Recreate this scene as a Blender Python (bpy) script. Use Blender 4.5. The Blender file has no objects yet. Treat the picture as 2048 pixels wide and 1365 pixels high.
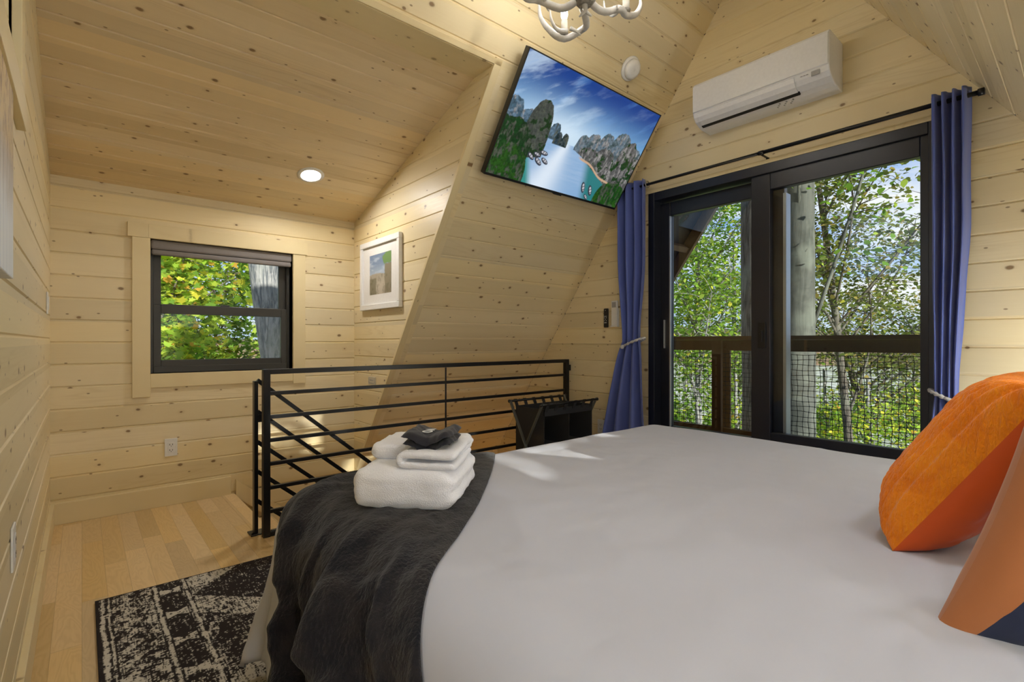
import bpy, bmesh, math, random
import numpy as np
from mathutils import Vector, Matrix, noise as mnoise
PI = math.pi
random.seed(7)
rng = np.random.default_rng(11)
SC = bpy.context.scene
COL = SC.collection

# ------------------------------------------------------------------ camera, world, sun, exposure
CAMZ = 1.07
cam_d = bpy.data.cameras.new('camera'); cam = bpy.data.objects.new('camera', cam_d); COL.objects.link(cam)
cam_d.sensor_width = 36; cam_d.lens = 36 * 1000 / 2048; cam_d.clip_start = 0.02; cam_d.clip_end = 2000
cam_d.shift_y = 0.0005
cam.location = (0, 0, CAMZ); cam.rotation_euler = (PI / 2, 0, math.radians(49.3 - 90))
SC.camera = cam
SC.view_settings.view_transform = 'Standard'; SC.view_settings.look = 'None'
SC.view_settings.gamma = 1; SC.view_settings.use_curve_mapping = False
SC.view_settings.exposure = 0.12
SUN_STRENGTH = 9.0
SKY_STRENGTH = 1.05
BULB = 100.0
FILL_CAN = 110.0
FILL_SCONCE = 36.0
CAN_SOFT = 300.0
w = bpy.data.worlds.new('sky'); SC.world = w; w.use_nodes = True
nt = w.node_tree; nt.nodes.clear()
def wn(t, **k):
    n = nt.nodes.new(t)
    for a, b in k.items(): setattr(n, a, b)
    return n
tc = wn('ShaderNodeTexCoord'); sp = wn('ShaderNodeSeparateXYZ'); nt.links.new(tc.outputs['Generated'], sp.inputs[0])
cr = wn('ShaderNodeValToRGB'); nt.links.new(sp.outputs['Z'], cr.inputs[0])
e = cr.color_ramp.elements; e[0].position = 0.0; e[0].color = (0.62, 0.78, 0.98, 1); e[1].position = 0.55; e[1].color = (0.13, 0.3, 0.78, 1)
m2 = cr.color_ramp.elements.new(0.2); m2.color = (0.33, 0.54, 0.93, 1)
mp = wn('ShaderNodeMapping'); mp.inputs['Scale'].default_value = (1.6, 1.6, 6.5); nt.links.new(tc.outputs['Generated'], mp.inputs[0])
nz = wn('ShaderNodeTexNoise'); nz.inputs['Scale'].default_value = 2.3; nz.inputs['Detail'].default_value = 7; nz.inputs['Roughness'].default_value = 0.55
nt.links.new(mp.outputs[0], nz.inputs['Vector'])
c2 = wn('ShaderNodeValToRGB'); c2.color_ramp.elements[0].position = 0.46; c2.color_ramp.elements[1].position = 0.66
nt.links.new(nz.outputs['Fac'], c2.inputs[0])
mx = wn('ShaderNodeMix', data_type='RGBA'); nt.links.new(c2.outputs[0], mx.inputs[0]); nt.links.new(cr.outputs[0], mx.inputs[6]); mx.inputs[7].default_value = (1.0, 1.0, 1.0, 1)
bg = wn('ShaderNodeBackground'); bg.inputs['Strength'].default_value = SKY_STRENGTH; nt.links.new(mx.outputs[2], bg.inputs['Color'])
wo = wn('ShaderNodeOutputWorld'); nt.links.new(bg.outputs[0], wo.inputs[0])
sun_d = bpy.data.lights.new('sun', 'SUN'); sun = bpy.data.objects.new('sun', sun_d); COL.objects.link(sun)
sun_d.energy = SUN_STRENGTH; sun_d.angle = math.radians(0.6); sun_d.color = (1.0, 0.95, 0.86)
sun.location = (0, -8, 8)
sun.rotation_euler = Vector((0.17, 1.0, -0.275)).to_track_quat('-Z', 'Y').to_euler()
SC.cycles.max_bounces = 8; SC.cycles.diffuse_bounces = 5; SC.cycles.glossy_bounces = 3
SC.cycles.transmission_bounces = 4; SC.cycles.transparent_max_bounces = 12
SC.cycles.caustics_reflective = False; SC.cycles.caustics_refractive = False
SC.cycles.sample_clamp_indirect = 6.0
SC.cycles.use_denoising = True; SC.cycles.adaptive_threshold = 0.02

# ------------------------------------------------------------------ helpers
def srgb(r, g, b):
    f = lambda c: (c / 255 / 12.92) if c / 255 <= 0.04045 else ((c / 255 + 0.055) / 1.055) ** 2.4
    return (f(r), f(g), f(b), 1)
def wloc(o):
    v = Vector((0, 0, 0))
    while o: v += o.location; o = o.parent
    return v
def tag(o, label=None, cat=None, group=None, kind=None):
    if label: o['label'] = label
    if cat: o['category'] = cat
    if group: o['group'] = group
    if kind: o['kind'] = kind
    return o
def thing(name, label, cat, loc=(0, 0, 0), group=None):
    o = bpy.data.objects.new(name, None); COL.objects.link(o); o.location = loc; o.empty_display_size = 0.05
    return tag(o, label, cat, group)
class MB:
    def __init__(s): s.v = []; s.f = []; s.sm = []
    def add(s, vs, fs, smooth=False):
        b = len(s.v); s.v += [tuple(p) for p in vs]
        for f in fs: s.f.append(tuple(b + i for i in f)); s.sm.append(smooth)
        return s
    def box(s, lo, hi, M=None):
        x0, y0, z0 = lo; x1, y1, z1 = hi
        vs = [Vector(p) for p in ((x0,y0,z0),(x1,y0,z0),(x1,y1,z0),(x0,y1,z0),(x0,y0,z1),(x1,y0,z1),(x1,y1,z1),(x0,y1,z1))]
        if M: vs = [M @ p for p in vs]
        return s.add(vs, [(0,3,2,1),(4,5,6,7),(0,1,5,4),(1,2,6,5),(2,3,7,6),(3,0,4,7)])
    def bar(s, a, b, wd, ht, up=(0, 0, 1)):
        a = Vector(a); b = Vector(b); t = (b - a).normalized(); u = Vector(up); sd = t.cross(u).normalized(); u = sd.cross(t)
        vs = []
        for p in (a, b):
            for i, j in ((-1,-1),(1,-1),(1,1),(-1,1)): vs.append(p + sd * i * wd / 2 + u * j * ht / 2)
        return s.add(vs, [(0,1,2,3),(7,6,5,4),(0,4,5,1),(1,5,6,2),(2,6,7,3),(3,7,4,0)])
    def tube(s, pts, rad, n=10, cap=True, jit=0):
        pts = [Vector(p) for p in pts]
        if not hasattr(rad, '__len__'): rad = [rad] * len(pts)
        rings = []; prev = None
        for i, p in enumerate(pts):
            t = (pts[min(i + 1, len(pts) - 1)] - pts[max(i - 1, 0)]).normalized()
            if prev is None:
                u = t.orthogonal().normalized()
            else:
                u = (prev - t * prev.dot(t)).normalized()
            prev = u; v = t.cross(u)
            rings.append([p + (u * math.cos(2*PI*k/n) + v * math.sin(2*PI*k/n)) * rad[i] * (1 + jit * random.uniform(-1, 1)) for k in range(n)])
        vs = [p for r in rings for p in r]; fs = []
        for i in range(len(pts) - 1):
            for k in range(n):
                a = i*n+k; b = i*n+(k+1) % n; fs.append((a, b, b+n, a+n))
        if cap: fs += [tuple(range(n))[::-1], tuple(range((len(pts)-1)*n, len(pts)*n))]
        return s.add(vs, fs, True)
    def lathe(s, prof, c=(0, 0, 0), n=24, M=None, cap=True):
        c = Vector(c); vs = []; fs = []
        for r, z in prof:
            for k in range(n):
                p = Vector((r*math.cos(2*PI*k/n), r*math.sin(2*PI*k/n), z))
                vs.append(c + (M @ p if M else p))
        for i in range(len(prof)-1):
            for k in range(n):
                a = i*n+k; b = i*n+(k+1) % n; fs.append((a, b, b+n, a+n))
        if cap: fs += [tuple(range(n))[::-1], tuple(range((len(prof)-1)*n, len(prof)*n))]
        return s.add(vs, fs, True)
    def prism(s, poly, ax, a, b):
        # poly: 2D points in the two axes other than ax, extruded from a to b
        def P(p, t):
            q = [0, 0, 0]; o = [i for i in range(3) if i != ax]; q[o[0]], q[o[1]] = p; q[ax] = t; return q
        n = len(poly); vs = [P(p, a) for p in poly] + [P(p, b) for p in poly]
        return s.add(vs, [tuple(range(n))[::-1], tuple(range(n, 2*n))] + [(i, (i+1) % n, n+(i+1) % n, n+i) for i in range(n)])
    def grid(s, P, smooth=True, wrapu=False):
        nu = len(P); nv = len(P[0]); vs = [p for r in P for p in r]; fs = []
        for i in range(nu if wrapu else nu-1):
            for j in range(nv-1):
                a = i*nv+j; b = ((i+1) % nu)*nv+j; fs.append((a, b, b+1, a+1))
        return s.add(vs, fs, smooth)
    def build(s, name, mat, parent=None, bevel=0, sub=0, solid=0, fixn=True):
        base = wloc(parent) if parent else Vector((0, 0, 0))
        me = bpy.data.meshes.new(name)
        me.from_pydata([tuple(Vector(p) - base) for p in s.v], [], s.f)
        me.polygons.foreach_set('use_smooth', s.sm)
        if fixn:
            bm = bmesh.new(); bm.from_mesh(me); bmesh.ops.recalc_face_normals(bm, faces=bm.faces); bm.to_mesh(me); bm.free()
        me.update()
        o = bpy.data.objects.new(name, me); COL.objects.link(o); o.parent = parent
        if mat: me.materials.append(mat)
        if solid:
            md = o.modifiers.new('thick', 'SOLIDIFY'); md.thickness = solid; md.offset = -1
        if bevel:
            md = o.modifiers.new('bevel', 'BEVEL'); md.width = bevel; md.segments = 2; md.limit_method = 'ANGLE'; md.angle_limit = 0.7
        if sub:
            md = o.modifiers.new('sub', 'SUBSURF'); md.levels = sub; md.render_levels = sub
        return o
def simple(name, mat, lo, hi, parent=None, bevel=0.002):
    return MB().box(lo, hi).build(name, mat, parent, bevel)

# ------------------------------------------------------------------ materials
MATS = {}
class NT:
    def __init__(s, name):
        s.m = bpy.data.materials.new(name); s.m.use_nodes = True; s.t = s.m.node_tree; s.t.nodes.clear()
        s.out = s.n('ShaderNodeOutputMaterial'); MATS[name] = s.m
    def n(s, t, **k):
        nd = s.t.nodes.new(t)
        for a, b in k.items(): setattr(nd, a, b)
        return nd
    def set(s, inp, val):
        if isinstance(val, bpy.types.NodeSocket): s.t.links.new(val, inp)
        else: inp.default_value = val
    def math(s, op, a, b=0.0, c=0.0, clamp=False):
        nd = s.n('ShaderNodeMath', operation=op, use_clamp=clamp); s.set(nd.inputs[0], a); s.set(nd.inputs[1], b); s.set(nd.inputs[2], c); return nd.outputs[0]
    def vec(s, x, y, z):
        nd = s.n('ShaderNodeCombineXYZ'); s.set(nd.inputs[0], x); s.set(nd.inputs[1], y); s.set(nd.inputs[2], z); return nd.outputs[0]
    def noise(s, v, scale=1, detail=2, rough=0.5, dist=0.0):
        nd = s.n('ShaderNodeTexNoise'); s.set(nd.inputs['Vector'], v); nd.inputs['Scale'].default_value = scale
        nd.inputs['Detail'].default_value = detail; nd.inputs['Roughness'].default_value = rough; nd.inputs['Distortion'].default_value = dist; return nd.outputs['Fac']
    def white(s, x):
        nd = s.n('ShaderNodeTexWhiteNoise', noise_dimensions='1D'); s.set(nd.inputs['W'], x); return nd.outputs['Value']
    def smooth(s, x, a, b):
        nd = s.n('ShaderNodeMapRange', interpolation_type='SMOOTHSTEP'); s.set(nd.inputs[0], x); s.set(nd.inputs[1], a); s.set(nd.inputs[2], b); return nd.outputs[0]
    def mix(s, f, a, b, mode='MIX'):
        nd = s.n('ShaderNodeMix', data_type='RGBA', blend_type=mode); s.set(nd.inputs[0], f); s.set(nd.inputs[6], a); s.set(nd.inputs[7], b); return nd.outputs[2]
    def coord(s, which='Object'):
        return s.n('ShaderNodeTexCoord').outputs[which]
    def sep(s, v):
        nd = s.n('ShaderNodeSeparateXYZ'); s.set(nd.inputs[0], v); return nd.outputs
    def bsdf(s, col, rough=0.5, metal=0.0, spec=0.5, bump=None, bstr=0.3, bdist=0.01, **k):
        p = s.n('ShaderNodeBsdfPrincipled'); s.set(p.inputs['Base Color'], col); s.set(p.inputs['Roughness'], rough)
        p.inputs['Metallic'].default_value = metal; p.inputs['Specular IOR Level'].default_value = spec
        for a, b in k.items(): s.set(p.inputs[a.replace('_', ' ')], b)
        if bump is not None:
            bn = s.n('ShaderNodeBump'); bn.inputs['Strength'].default_value = bstr; bn.inputs['Distance'].default_value = bdist
            s.set(bn.inputs['Height'], bump); s.t.links.new(bn.outputs[0], p.inputs['Normal'])
        s.t.links.new(p.outputs[0], s.out.inputs[0]); return p
def plain(name, col, rough=0.5, metal=0.0, spec=0.5, nscale=60, nstr=0.06, bstr=0.0, **k):
    m = NT(name); v = m.coord(); n = m.noise(v, nscale, 3)
    c = m.mix(m.math('MULTIPLY', n, nstr * 2), col, (0, 0, 0, 1))
    m.bsdf(c, rough, metal, spec, bump=n if bstr else None, bstr=bstr, bdist=0.002, **k); return m.m

def wood(name, light, dark, pitch=0.132, knots=1.0, rough=0.42, ax=(0, 1, 2), ring=1.0):
    m = NT(name); o = m.sep(m.coord()); x, y, z = o[ax[0]], o[ax[1]], o[ax[2]]
    idx = m.math('FLOOR', m.math('DIVIDE', y, pitch)); r = m.white(m.math('ADD', idx, 0.37)); r2 = m.white(m.math('ADD', idx, 57.13))
    xs = m.math('ADD', x, m.math('MULTIPLY', r, 23.7)); zs = m.math('ADD', m.math('MULTIPLY', r2, 9.0), z)
    vk = m.vec(m.math('MULTIPLY', xs, 4.6), m.math('MULTIPLY', y, 7.0), m.math('MULTIPLY', zs, 1.0))
    vo = m.n('ShaderNodeTexVoronoi', voronoi_dimensions='2D'); m.set(vo.inputs['Vector'], vk); vo.inputs['Scale'].default_value = 1; vo.inputs['Randomness'].default_value = 1
    kc = m.sep(vo.outputs['Color'])
    gate = m.math('GREATER_THAN', kc[0], 0.55)
    rad = m.math('MULTIPLY_ADD', kc[1], 0.05, 0.030)
    edge = m.noise(m.vec(xs, y, z), 60, 2)
    dist = m.math('ADD', vo.outputs['Distance'], m.math('MULTIPLY', m.math('SUBTRACT', edge, 0.5), 0.03))
    km = m.math('MULTIPLY', m.math('SUBTRACT', 1.0, m.smooth(m.math('DIVIDE', dist, rad), 0.55, 1.25)), gate)
    halo = m.math('MULTIPLY', m.math('SUBTRACT', 1.0, m.smooth(vo.outputs['Distance'], 0.03, 0.16)), gate)
    v2 = m.n('ShaderNodeTexVoronoi', voronoi_dimensions='2D'); m.set(v2.inputs['Vector'], m.vec(m.math('MULTIPLY', xs, 6.5), m.math('MULTIPLY', y, 13.0), 0)); v2.inputs['Scale'].default_value = 1
    k2c = m.sep(v2.outputs['Color'])
    k2 = m.math('MULTIPLY', m.math('SUBTRACT', 1.0, m.smooth(v2.outputs['Distance'], 0.03, 0.065)), m.math('GREATER_THAN', k2c[2], 0.72))
    wv = m.vec(m.math('MULTIPLY', xs, 0.55), m.math('ADD', m.math('MULTIPLY', y, 7.0), m.math('MULTIPLY', halo, 0.5)), zs)
    n1 = m.noise(wv, 1.0, 3, 0.5, 0.4)
    rings = m.math('MULTIPLY_ADD', m.math('SINE', m.math('MULTIPLY', n1, 95.0)), 0.5, 0.5)
    rings = m.math('POWER', rings, 3.0)
    ringamp = m.smooth(m.noise(m.vec(m.math('MULTIPLY', xs, 0.7), m.math('MULTIPLY', y, 4.0), r), 1.3, 2), 0.45, 0.75)
    fine = m.noise(m.vec(m.math('MULTIPLY', xs, 6), m.math('MULTIPLY', y, 240), zs), 1, 3)
    f = m.math('ADD', m.math('MULTIPLY', m.math('MULTIPLY', rings, ringamp), 0.42 * ring), m.math('MULTIPLY', m.math('SUBTRACT', fine, 0.35), 0.22), clamp=True)
    broad = m.smooth(n1, 0.3, 0.75)
    f = m.math('ADD', f, m.math('MULTIPLY', broad, 0.18), clamp=True)
    c = m.mix(f, light, dark)
    val = m.math('MULTIPLY_ADD', r2, 0.16, 0.9)
    hs = m.n('ShaderNodeHueSaturation'); m.set(hs.inputs['Value'], val); m.set(hs.inputs['Saturation'], m.math('MULTIPLY_ADD', r, 0.22, 0.9)); m.set(hs.inputs['Color'], c); c = hs.outputs[0]
    if knots:
        c = m.mix(m.math('MULTIPLY', halo, 0.18), c, (0.36, 0.22, 0.09, 1))
        c = m.mix(m.math('MULTIPLY', km, 0.85 * knots), c, (0.17, 0.085, 0.03, 1))
        c = m.mix(m.math('MULTIPLY', k2, 0.7 * knots), c, (0.13, 0.06, 0.02, 1))
    m.bsdf(c, rough, 0, 0.4, bump=f, bstr=0.08, bdist=0.002); return m.m
PINE_L = (0.78, 0.668, 0.435, 1); PINE_D = (0.61, 0.475, 0.255, 1)
wood('pine_boards', PINE_L, PINE_D)
wood('pine_ceiling', (0.76, 0.62, 0.40, 1), (0.58, 0.43, 0.24, 1))
wood('pine_trim', (0.80, 0.69, 0.45, 1), (0.66, 0.52, 0.29, 1), pitch=3.1, knots=0.7)
wood('pine_trim_up', (0.80, 0.69, 0.45, 1), (0.66, 0.52, 0.29, 1), pitch=3.1, knots=0.7, ax=(2, 0, 1))
wood('deck_wood', (0.20, 0.105, 0.045, 1), (0.10, 0.05, 0.022, 1), pitch=0.14, knots=0.4, rough=0.6)
wood('deck_wood_dark', (0.018, 0.015, 0.015, 1), (0.010, 0.009, 0.009, 1), pitch=0.14, knots=0.2, rough=0.55)  # near-black tone of the deck wood

def floor_mat():
    m = NT('oak_floor'); o = m.sep(m.coord()); x, y = o[1], o[0]      # planks run along Y
    pitch = 0.083
    idx = m.math('FLOOR', m.math('DIVIDE', y, pitch)); r = m.white(m.math('ADD', idx, 3.3))
    xs = m.math('ADD', x, m.math('MULTIPLY', r, 5.1))
    seg = m.math('FLOOR', m.math('DIVIDE', xs, 0.78)); r3 = m.white(m.math('ADD', m.math('MULTIPLY', seg, 7.77), m.math('MULTIPLY', idx, 3.19)))
    fy = m.math('FRACT', m.math('DIVIDE', y, pitch)); fx = m.math('FRACT', m.math('DIVIDE', xs, 0.78))
    ly = m.math('MINIMUM', fy, m.math('SUBTRACT', 1.0, fy)); lx = m.math('MULTIPLY', m.math('MINIMUM', fx, m.math('SUBTRACT', 1.0, fx)), 6.1)
    gap = m.math('SUBTRACT', 1.0, m.smooth(m.math('MINIMUM', ly, lx), 0.004, 0.018))
    zz = m.math('MULTIPLY', r3, 31.0)
    n1 = m.noise(m.vec(m.math('MULTIPLY', x, 1.6), m.math('MULTIPLY', y, 9), zz), 1, 3, 0.5, 0.7)
    rings = m.math('POWER', m.math('MULTIPLY_ADD', m.math('SINE', m.math('MULTIPLY', n1, 110.0)), 0.5, 0.5), 1.5)
    fine = m.noise(m.vec(m.math('MULTIPLY', x, 12), m.math('MULTIPLY', y, 330), zz), 1, 2)
    f = m.math('ADD', m.math('MULTIPLY', rings, 0.35), m.math('MULTIPLY', fine, 0.5), clamp=True)
    c = m.mix(f, (0.68, 0.495, 0.25, 1), (0.54, 0.37, 0.165, 1))
    hs = m.n('ShaderNodeHueSaturation'); m.set(hs.inputs['Value'], m.math('MULTIPLY_ADD', r3, 0.32, 0.84)); m.set(hs.inputs['Color'], c)
    m.set(hs.inputs['Saturation'], m.math('MULTIPLY_ADD', m.white(m.math('ADD', r3, 0.1)), 0.25, 0.85))
    c = m.mix(m.math('MULTIPLY', gap, 0.4), hs.outputs[0], (0.22, 0.13, 0.06, 1))
    m.bsdf(c, 0.3, 0, 0.5, bump=m.math('SUBTRACT', 1.0, gap), bstr=0.15, bdist=0.002)
floor_mat()
plain('black_metal', (0.012, 0.012, 0.013, 1), 0.32, 0.3, 0.5)
plain('black_frame', (0.011, 0.0125, 0.021, 1), 0.33, 0.0, 0.5)
plain('bronze_frame', (0.035, 0.033, 0.028, 1), 0.4, 0.1, 0.5)
plain('aluminium', (0.55, 0.58, 0.6, 1), 0.35, 0.7)
plain('white_plastic', (0.82, 0.82, 0.81, 1), 0.35)
plain('ac_white', (0.80, 0.81, 0.84, 1), 0.22)
plain('grey_mark', (0.35, 0.35, 0.36, 1), 0.5)
plain('dark_slot', (0.01, 0.01, 0.01, 1), 0.6)
plain('black_plastic', (0.012, 0.012, 0.013, 1), 0.3)
plain('tan_edge', (0.32, 0.16, 0.06, 1), 0.5)
plain('grommet', (0.6, 0.58, 0.52, 1), 0.25, 0.9)
plain('brass', (0.6, 0.45, 0.2, 1), 0.3, 0.9)
plain('frame_white', (0.84, 0.84, 0.83, 1), 0.4)
plain('mat_board', (0.80, 0.79, 0.77, 1), 0.8)
plain('candle_sleeve', (0.78, 0.74, 0.66, 1), 0.6, nscale=30, nstr=0.15, bstr=0.3)
plain('antler', (0.72, 0.70, 0.66, 1), 0.45, nscale=25, nstr=0.3, bstr=0.4)
plain('hub_rough', (0.45, 0.42, 0.37, 1), 0.7, nscale=90, nstr=0.5, bstr=0.8)
plain('blind_fabric', (0.22, 0.20, 0.195, 1), 0.8, nscale=200)
plain('rope', (0.62, 0.62, 0.64, 1), 0.9, nscale=150, nstr=0.2, bstr=0.5)
plain('hamper_cloth', (0.020, 0.021, 0.025, 1), 0.75, nscale=200, bstr=0.2)
plain('hamper_metal', (0.13, 0.135, 0.125, 1), 0.4, 0.4)
plain('stitch_white', (0.8, 0.8, 0.8, 1), 0.7)
plain('net_black', (0.012, 0.012, 0.013, 1), 0.7)
plain('soffit', (0.060, 0.030, 0.017, 1), 0.55, nscale=6, nstr=0.3)
plain('stone_plate', (0.6, 0.56, 0.45, 1), 0.6)
def cloth(name, col, rough=0.85, sheen=0.3, scale=700, bstr=0.12, large=0.0, tint=None):
    m = NT(name); v = m.coord(); n = m.noise(v, scale, 2); c = col
    if tint: c = m.mix(m.smooth(m.noise(v, 7, 4), 0.35, 0.7), col, tint)
    if large: c = m.mix(m.math('MULTIPLY', m.noise(v, 90, 4), large), c, (0, 0, 0, 1))
    m.bsdf(c, rough, 0, 0.25, bump=n, bstr=bstr, bdist=0.002, Sheen_Weight=sheen, Sheen_Roughness=0.5); return m.m
cloth('duvet_white', (0.49, 0.51, 0.585, 1), 0.8, 0.1, 900, 0.05)
cloth('curtain_blue', (0.10, 0.14, 0.43, 1), 0.72, 0.25, 1200, 0.06)
cloth('towel_white', (0.84, 0.85, 0.90, 1), 0.95, 0.5, 330, 0.9)
cloth('washcloth', (0.018, 0.018, 0.025, 1), 0.9, 0.2, 500, 0.4)
cloth('pillow_rust', (0.36, 0.13, 0.042, 1), 0.7, 0.2, 900, 0.05)
cloth('pillow_navy', (0.012, 0.018, 0.05, 1), 0.7, 0.2, 900, 0.05)
cloth('pillow_satin', (0.68, 0.10, 0.014, 1), 0.45, 0.1, 900, 0.04)
def fur(name, col, tint, scale, b, sheen, lighter):
    m = NT(name); v = m.coord()
    mp = m.n('ShaderNodeMapping'); m.set(mp.inputs[0], v); mp.inputs['Scale'].default_value = (1, 1, 0.35)
    n = m.noise(mp.outputs[0], scale, 4, 0.65, 0.8); big = m.noise(v, 11, 4, 0.6, 0.6)
    c = m.mix(m.smooth(big, 0.35, 0.68), col, tint); c = m.mix(m.math('MULTIPLY', m.smooth(n, 0.5, 0.75), lighter), c, (1, 0.9, 0.8, 1), 'OVERLAY')
    h = m.math('ADD', n, m.math('MULTIPLY', big, 2.0))
    m.bsdf(c, 0.95, 0, 0.15, bump=h, bstr=b, bdist=0.006, Sheen_Weight=sheen, Sheen_Roughness=0.45)
fur('fur_charcoal', (0.009, 0.0095, 0.014, 1), (0.020, 0.018, 0.020, 1), 130, 0.8, 0.20, 0.4)
fur('fur_orange', (0.82, 0.20, 0.006, 1), (0.95, 0.28, 0.012, 1), 150, 0.9, 0.3, 0.3)
def glass():
    m = NT('clear_glass'); t = m.n('ShaderNodeBsdfTransparent'); t.inputs[0].default_value = (0.93, 0.95, 0.95, 1)
    g = m.n('ShaderNodeBsdfGlossy'); g.inputs['Roughness'].default_value = 0.01; fr = m.n('ShaderNodeFresnel'); fr.inputs[0].default_value = 1.5
    ms = m.n('ShaderNodeMixShader'); m.t.links.new(m.math('MULTIPLY', fr.outputs[0], 0.9), ms.inputs[0]); m.t.links.new(t.outputs[0], ms.inputs[1]); m.t.links.new(g.outputs[0], ms.inputs[2])
    m.t.links.new(ms.outputs[0], m.out.inputs[0])
glass()
def emit(name, col, s):
    m = NT(name); e = m.n('ShaderNodeEmission'); e.inputs[0].default_value = col; e.inputs[1].default_value = s; m.t.links.new(e.outputs[0], m.out.inputs[0])
emit('bulb_glow', (1.0, 0.96, 0.90, 1), BULB); emit('fill_can_glow', (0.94, 0.97, 1.0, 1), FILL_CAN); emit('can_glow_soft', (1.0, 0.96, 0.9, 1), CAN_SOFT); emit('fill_glow', (0.91, 0.965, 1.0, 1), FILL_SCONCE); emit('warm_glow', (1.0, 0.66, 0.36, 1), 26)
def attr_mat(name, rough=0.8, emi=0.0, sc=0):
    m = NT(name); a = m.n('ShaderNodeAttribute'); a.attribute_name = 'col'
    c = a.outputs['Color']
    if emi:
        p = m.bsdf((0.01, 0.01, 0.01, 1), 0.25, 0, 0.3); m.set(p.inputs['Emission Color'], c); p.inputs['Emission Strength'].default_value = emi
    else:
        if sc:
            n = m.noise(m.coord(), sc, 2); m.bsdf(c, rough, 0, 0.2, bump=n, bstr=0.5, bdist=0.003)
        else: m.bsdf(c, rough, 0, 0.2)
attr_mat('tv_picture', emi=1.0); attr_mat('print_picture', 0.7); attr_mat('rug_weave', 0.95, sc=400)
def leaf_mat():
    m = NT('leaf'); a = m.n('ShaderNodeAttribute'); a.attribute_name = 'col'
    d = m.n('ShaderNodeBsdfDiffuse'); t = m.n('ShaderNodeBsdfTranslucent'); m.set(d.inputs[0], a.outputs['Color'])
    m.set(t.inputs[0], m.mix(1.0, a.outputs['Color'], (1.25, 1.3, 0.8, 1), 'MULTIPLY'))
    ms = m.n('ShaderNodeMixShader'); ms.inputs[0].default_value = 0.5; m.t.links.new(d.outputs[0], ms.inputs[1]); m.t.links.new(t.outputs[0], ms.inputs[2]); m.t.links.new(ms.outputs[0], m.out.inputs[0])
leaf_mat()
def bark(name, c1, c2, sx, rough=0.9, b=1.0):
    m = NT(name); v = m.coord(); mp = m.n('ShaderNodeMapping'); m.set(mp.inputs[0], v); mp.inputs['Scale'].default_value = (sx, sx, sx * 0.14)
    n = m.noise(mp.outputs[0], 1, 6, 0.65, 0.8); blot = m.noise(v, 2.5, 3)
    c = m.mix(m.smooth(n, 0.35, 0.62), c1, c2); c = m.mix(m.math('MULTIPLY', m.smooth(blot, 0.45, 0.65), 0.35), c, (0.22, 0.24, 0.19, 1))
    m.bsdf(c, rough, 0, 0.2, bump=n, bstr=b, bdist=0.03)
bark('bark_rough', (0.032, 0.028, 0.024, 1), (0.15, 0.13, 0.105, 1), 22)
bark('bark_smooth', (0.045, 0.05, 0.042, 1), (0.095, 0.10, 0.085, 1), 8, b=0.25)
bark('bark_grey', (0.10, 0.11, 0.12, 1), (0.36, 0.35, 0.33, 1), 26)
def ground_mat():
    m = NT('meadow'); v = m.coord(); n = m.noise(v, 0.25, 6, 0.65); n2 = m.noise(v, 4, 4)
    c = m.mix(m.smooth(n, 0.4, 0.6), (0.20, 0.26, 0.07, 1), (0.80, 0.77, 0.62, 1)); c = m.mix(m.math('MULTIPLY', n2, 0.4), c, (0.5, 0.46, 0.3, 1)); m.bsdf(c, 0.95, 0, 0.1)
    m = NT('far_hills'); v = m.coord(); n = m.noise(v, 0.12, 6, 0.7)
    c = m.mix(m.smooth(n, 0.35, 0.65), (0.12, 0.14, 0.07, 1), (0.30, 0.19, 0.12, 1)); m.bsdf(c, 1.0, 0, 0.05, bump=n, bstr=1.0, bdist=2.0)
ground_mat()
def canvas_mat():
    m = NT('canvas_art'); o = m.sep(m.coord()); y, z = o[1], o[2]
    n = m.noise(m.vec(0, m.math('MULTIPLY', y, 30), m.math('MULTIPLY', z, 9)), 2, 6, 0.7)
    st = m.noise(m.vec(0, m.math('MULTIPLY', y, 120), m.math('MULTIPLY', z, 0.6)), 1, 2)
    gold = m.mix(m.smooth(n, 0.48, 0.6), (0.46, 0.32, 0.12, 1), (0.20, 0.12, 0.05, 1))
    low = m.mix(m.smooth(st, 0.4, 0.6), (0.55, 0.60, 0.68, 1), (0.75, 0.78, 0.82, 1)); mid = m.mix(m.smooth(st, 0.45, 0.55), (0.20, 0.15, 0.10, 1), (0.5, 0.45, 0.4, 1))
    zz = m.math('ADD', z, m.math('MULTIPLY', n, 0.10))
    c = m.mix(m.smooth(zz, 0.13, 0.26), low, mid); c = m.mix(m.smooth(zz, 0.24, 0.30), c, gold); m.bsdf(c, 0.6)
canvas_mat()
M = MATS

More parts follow.
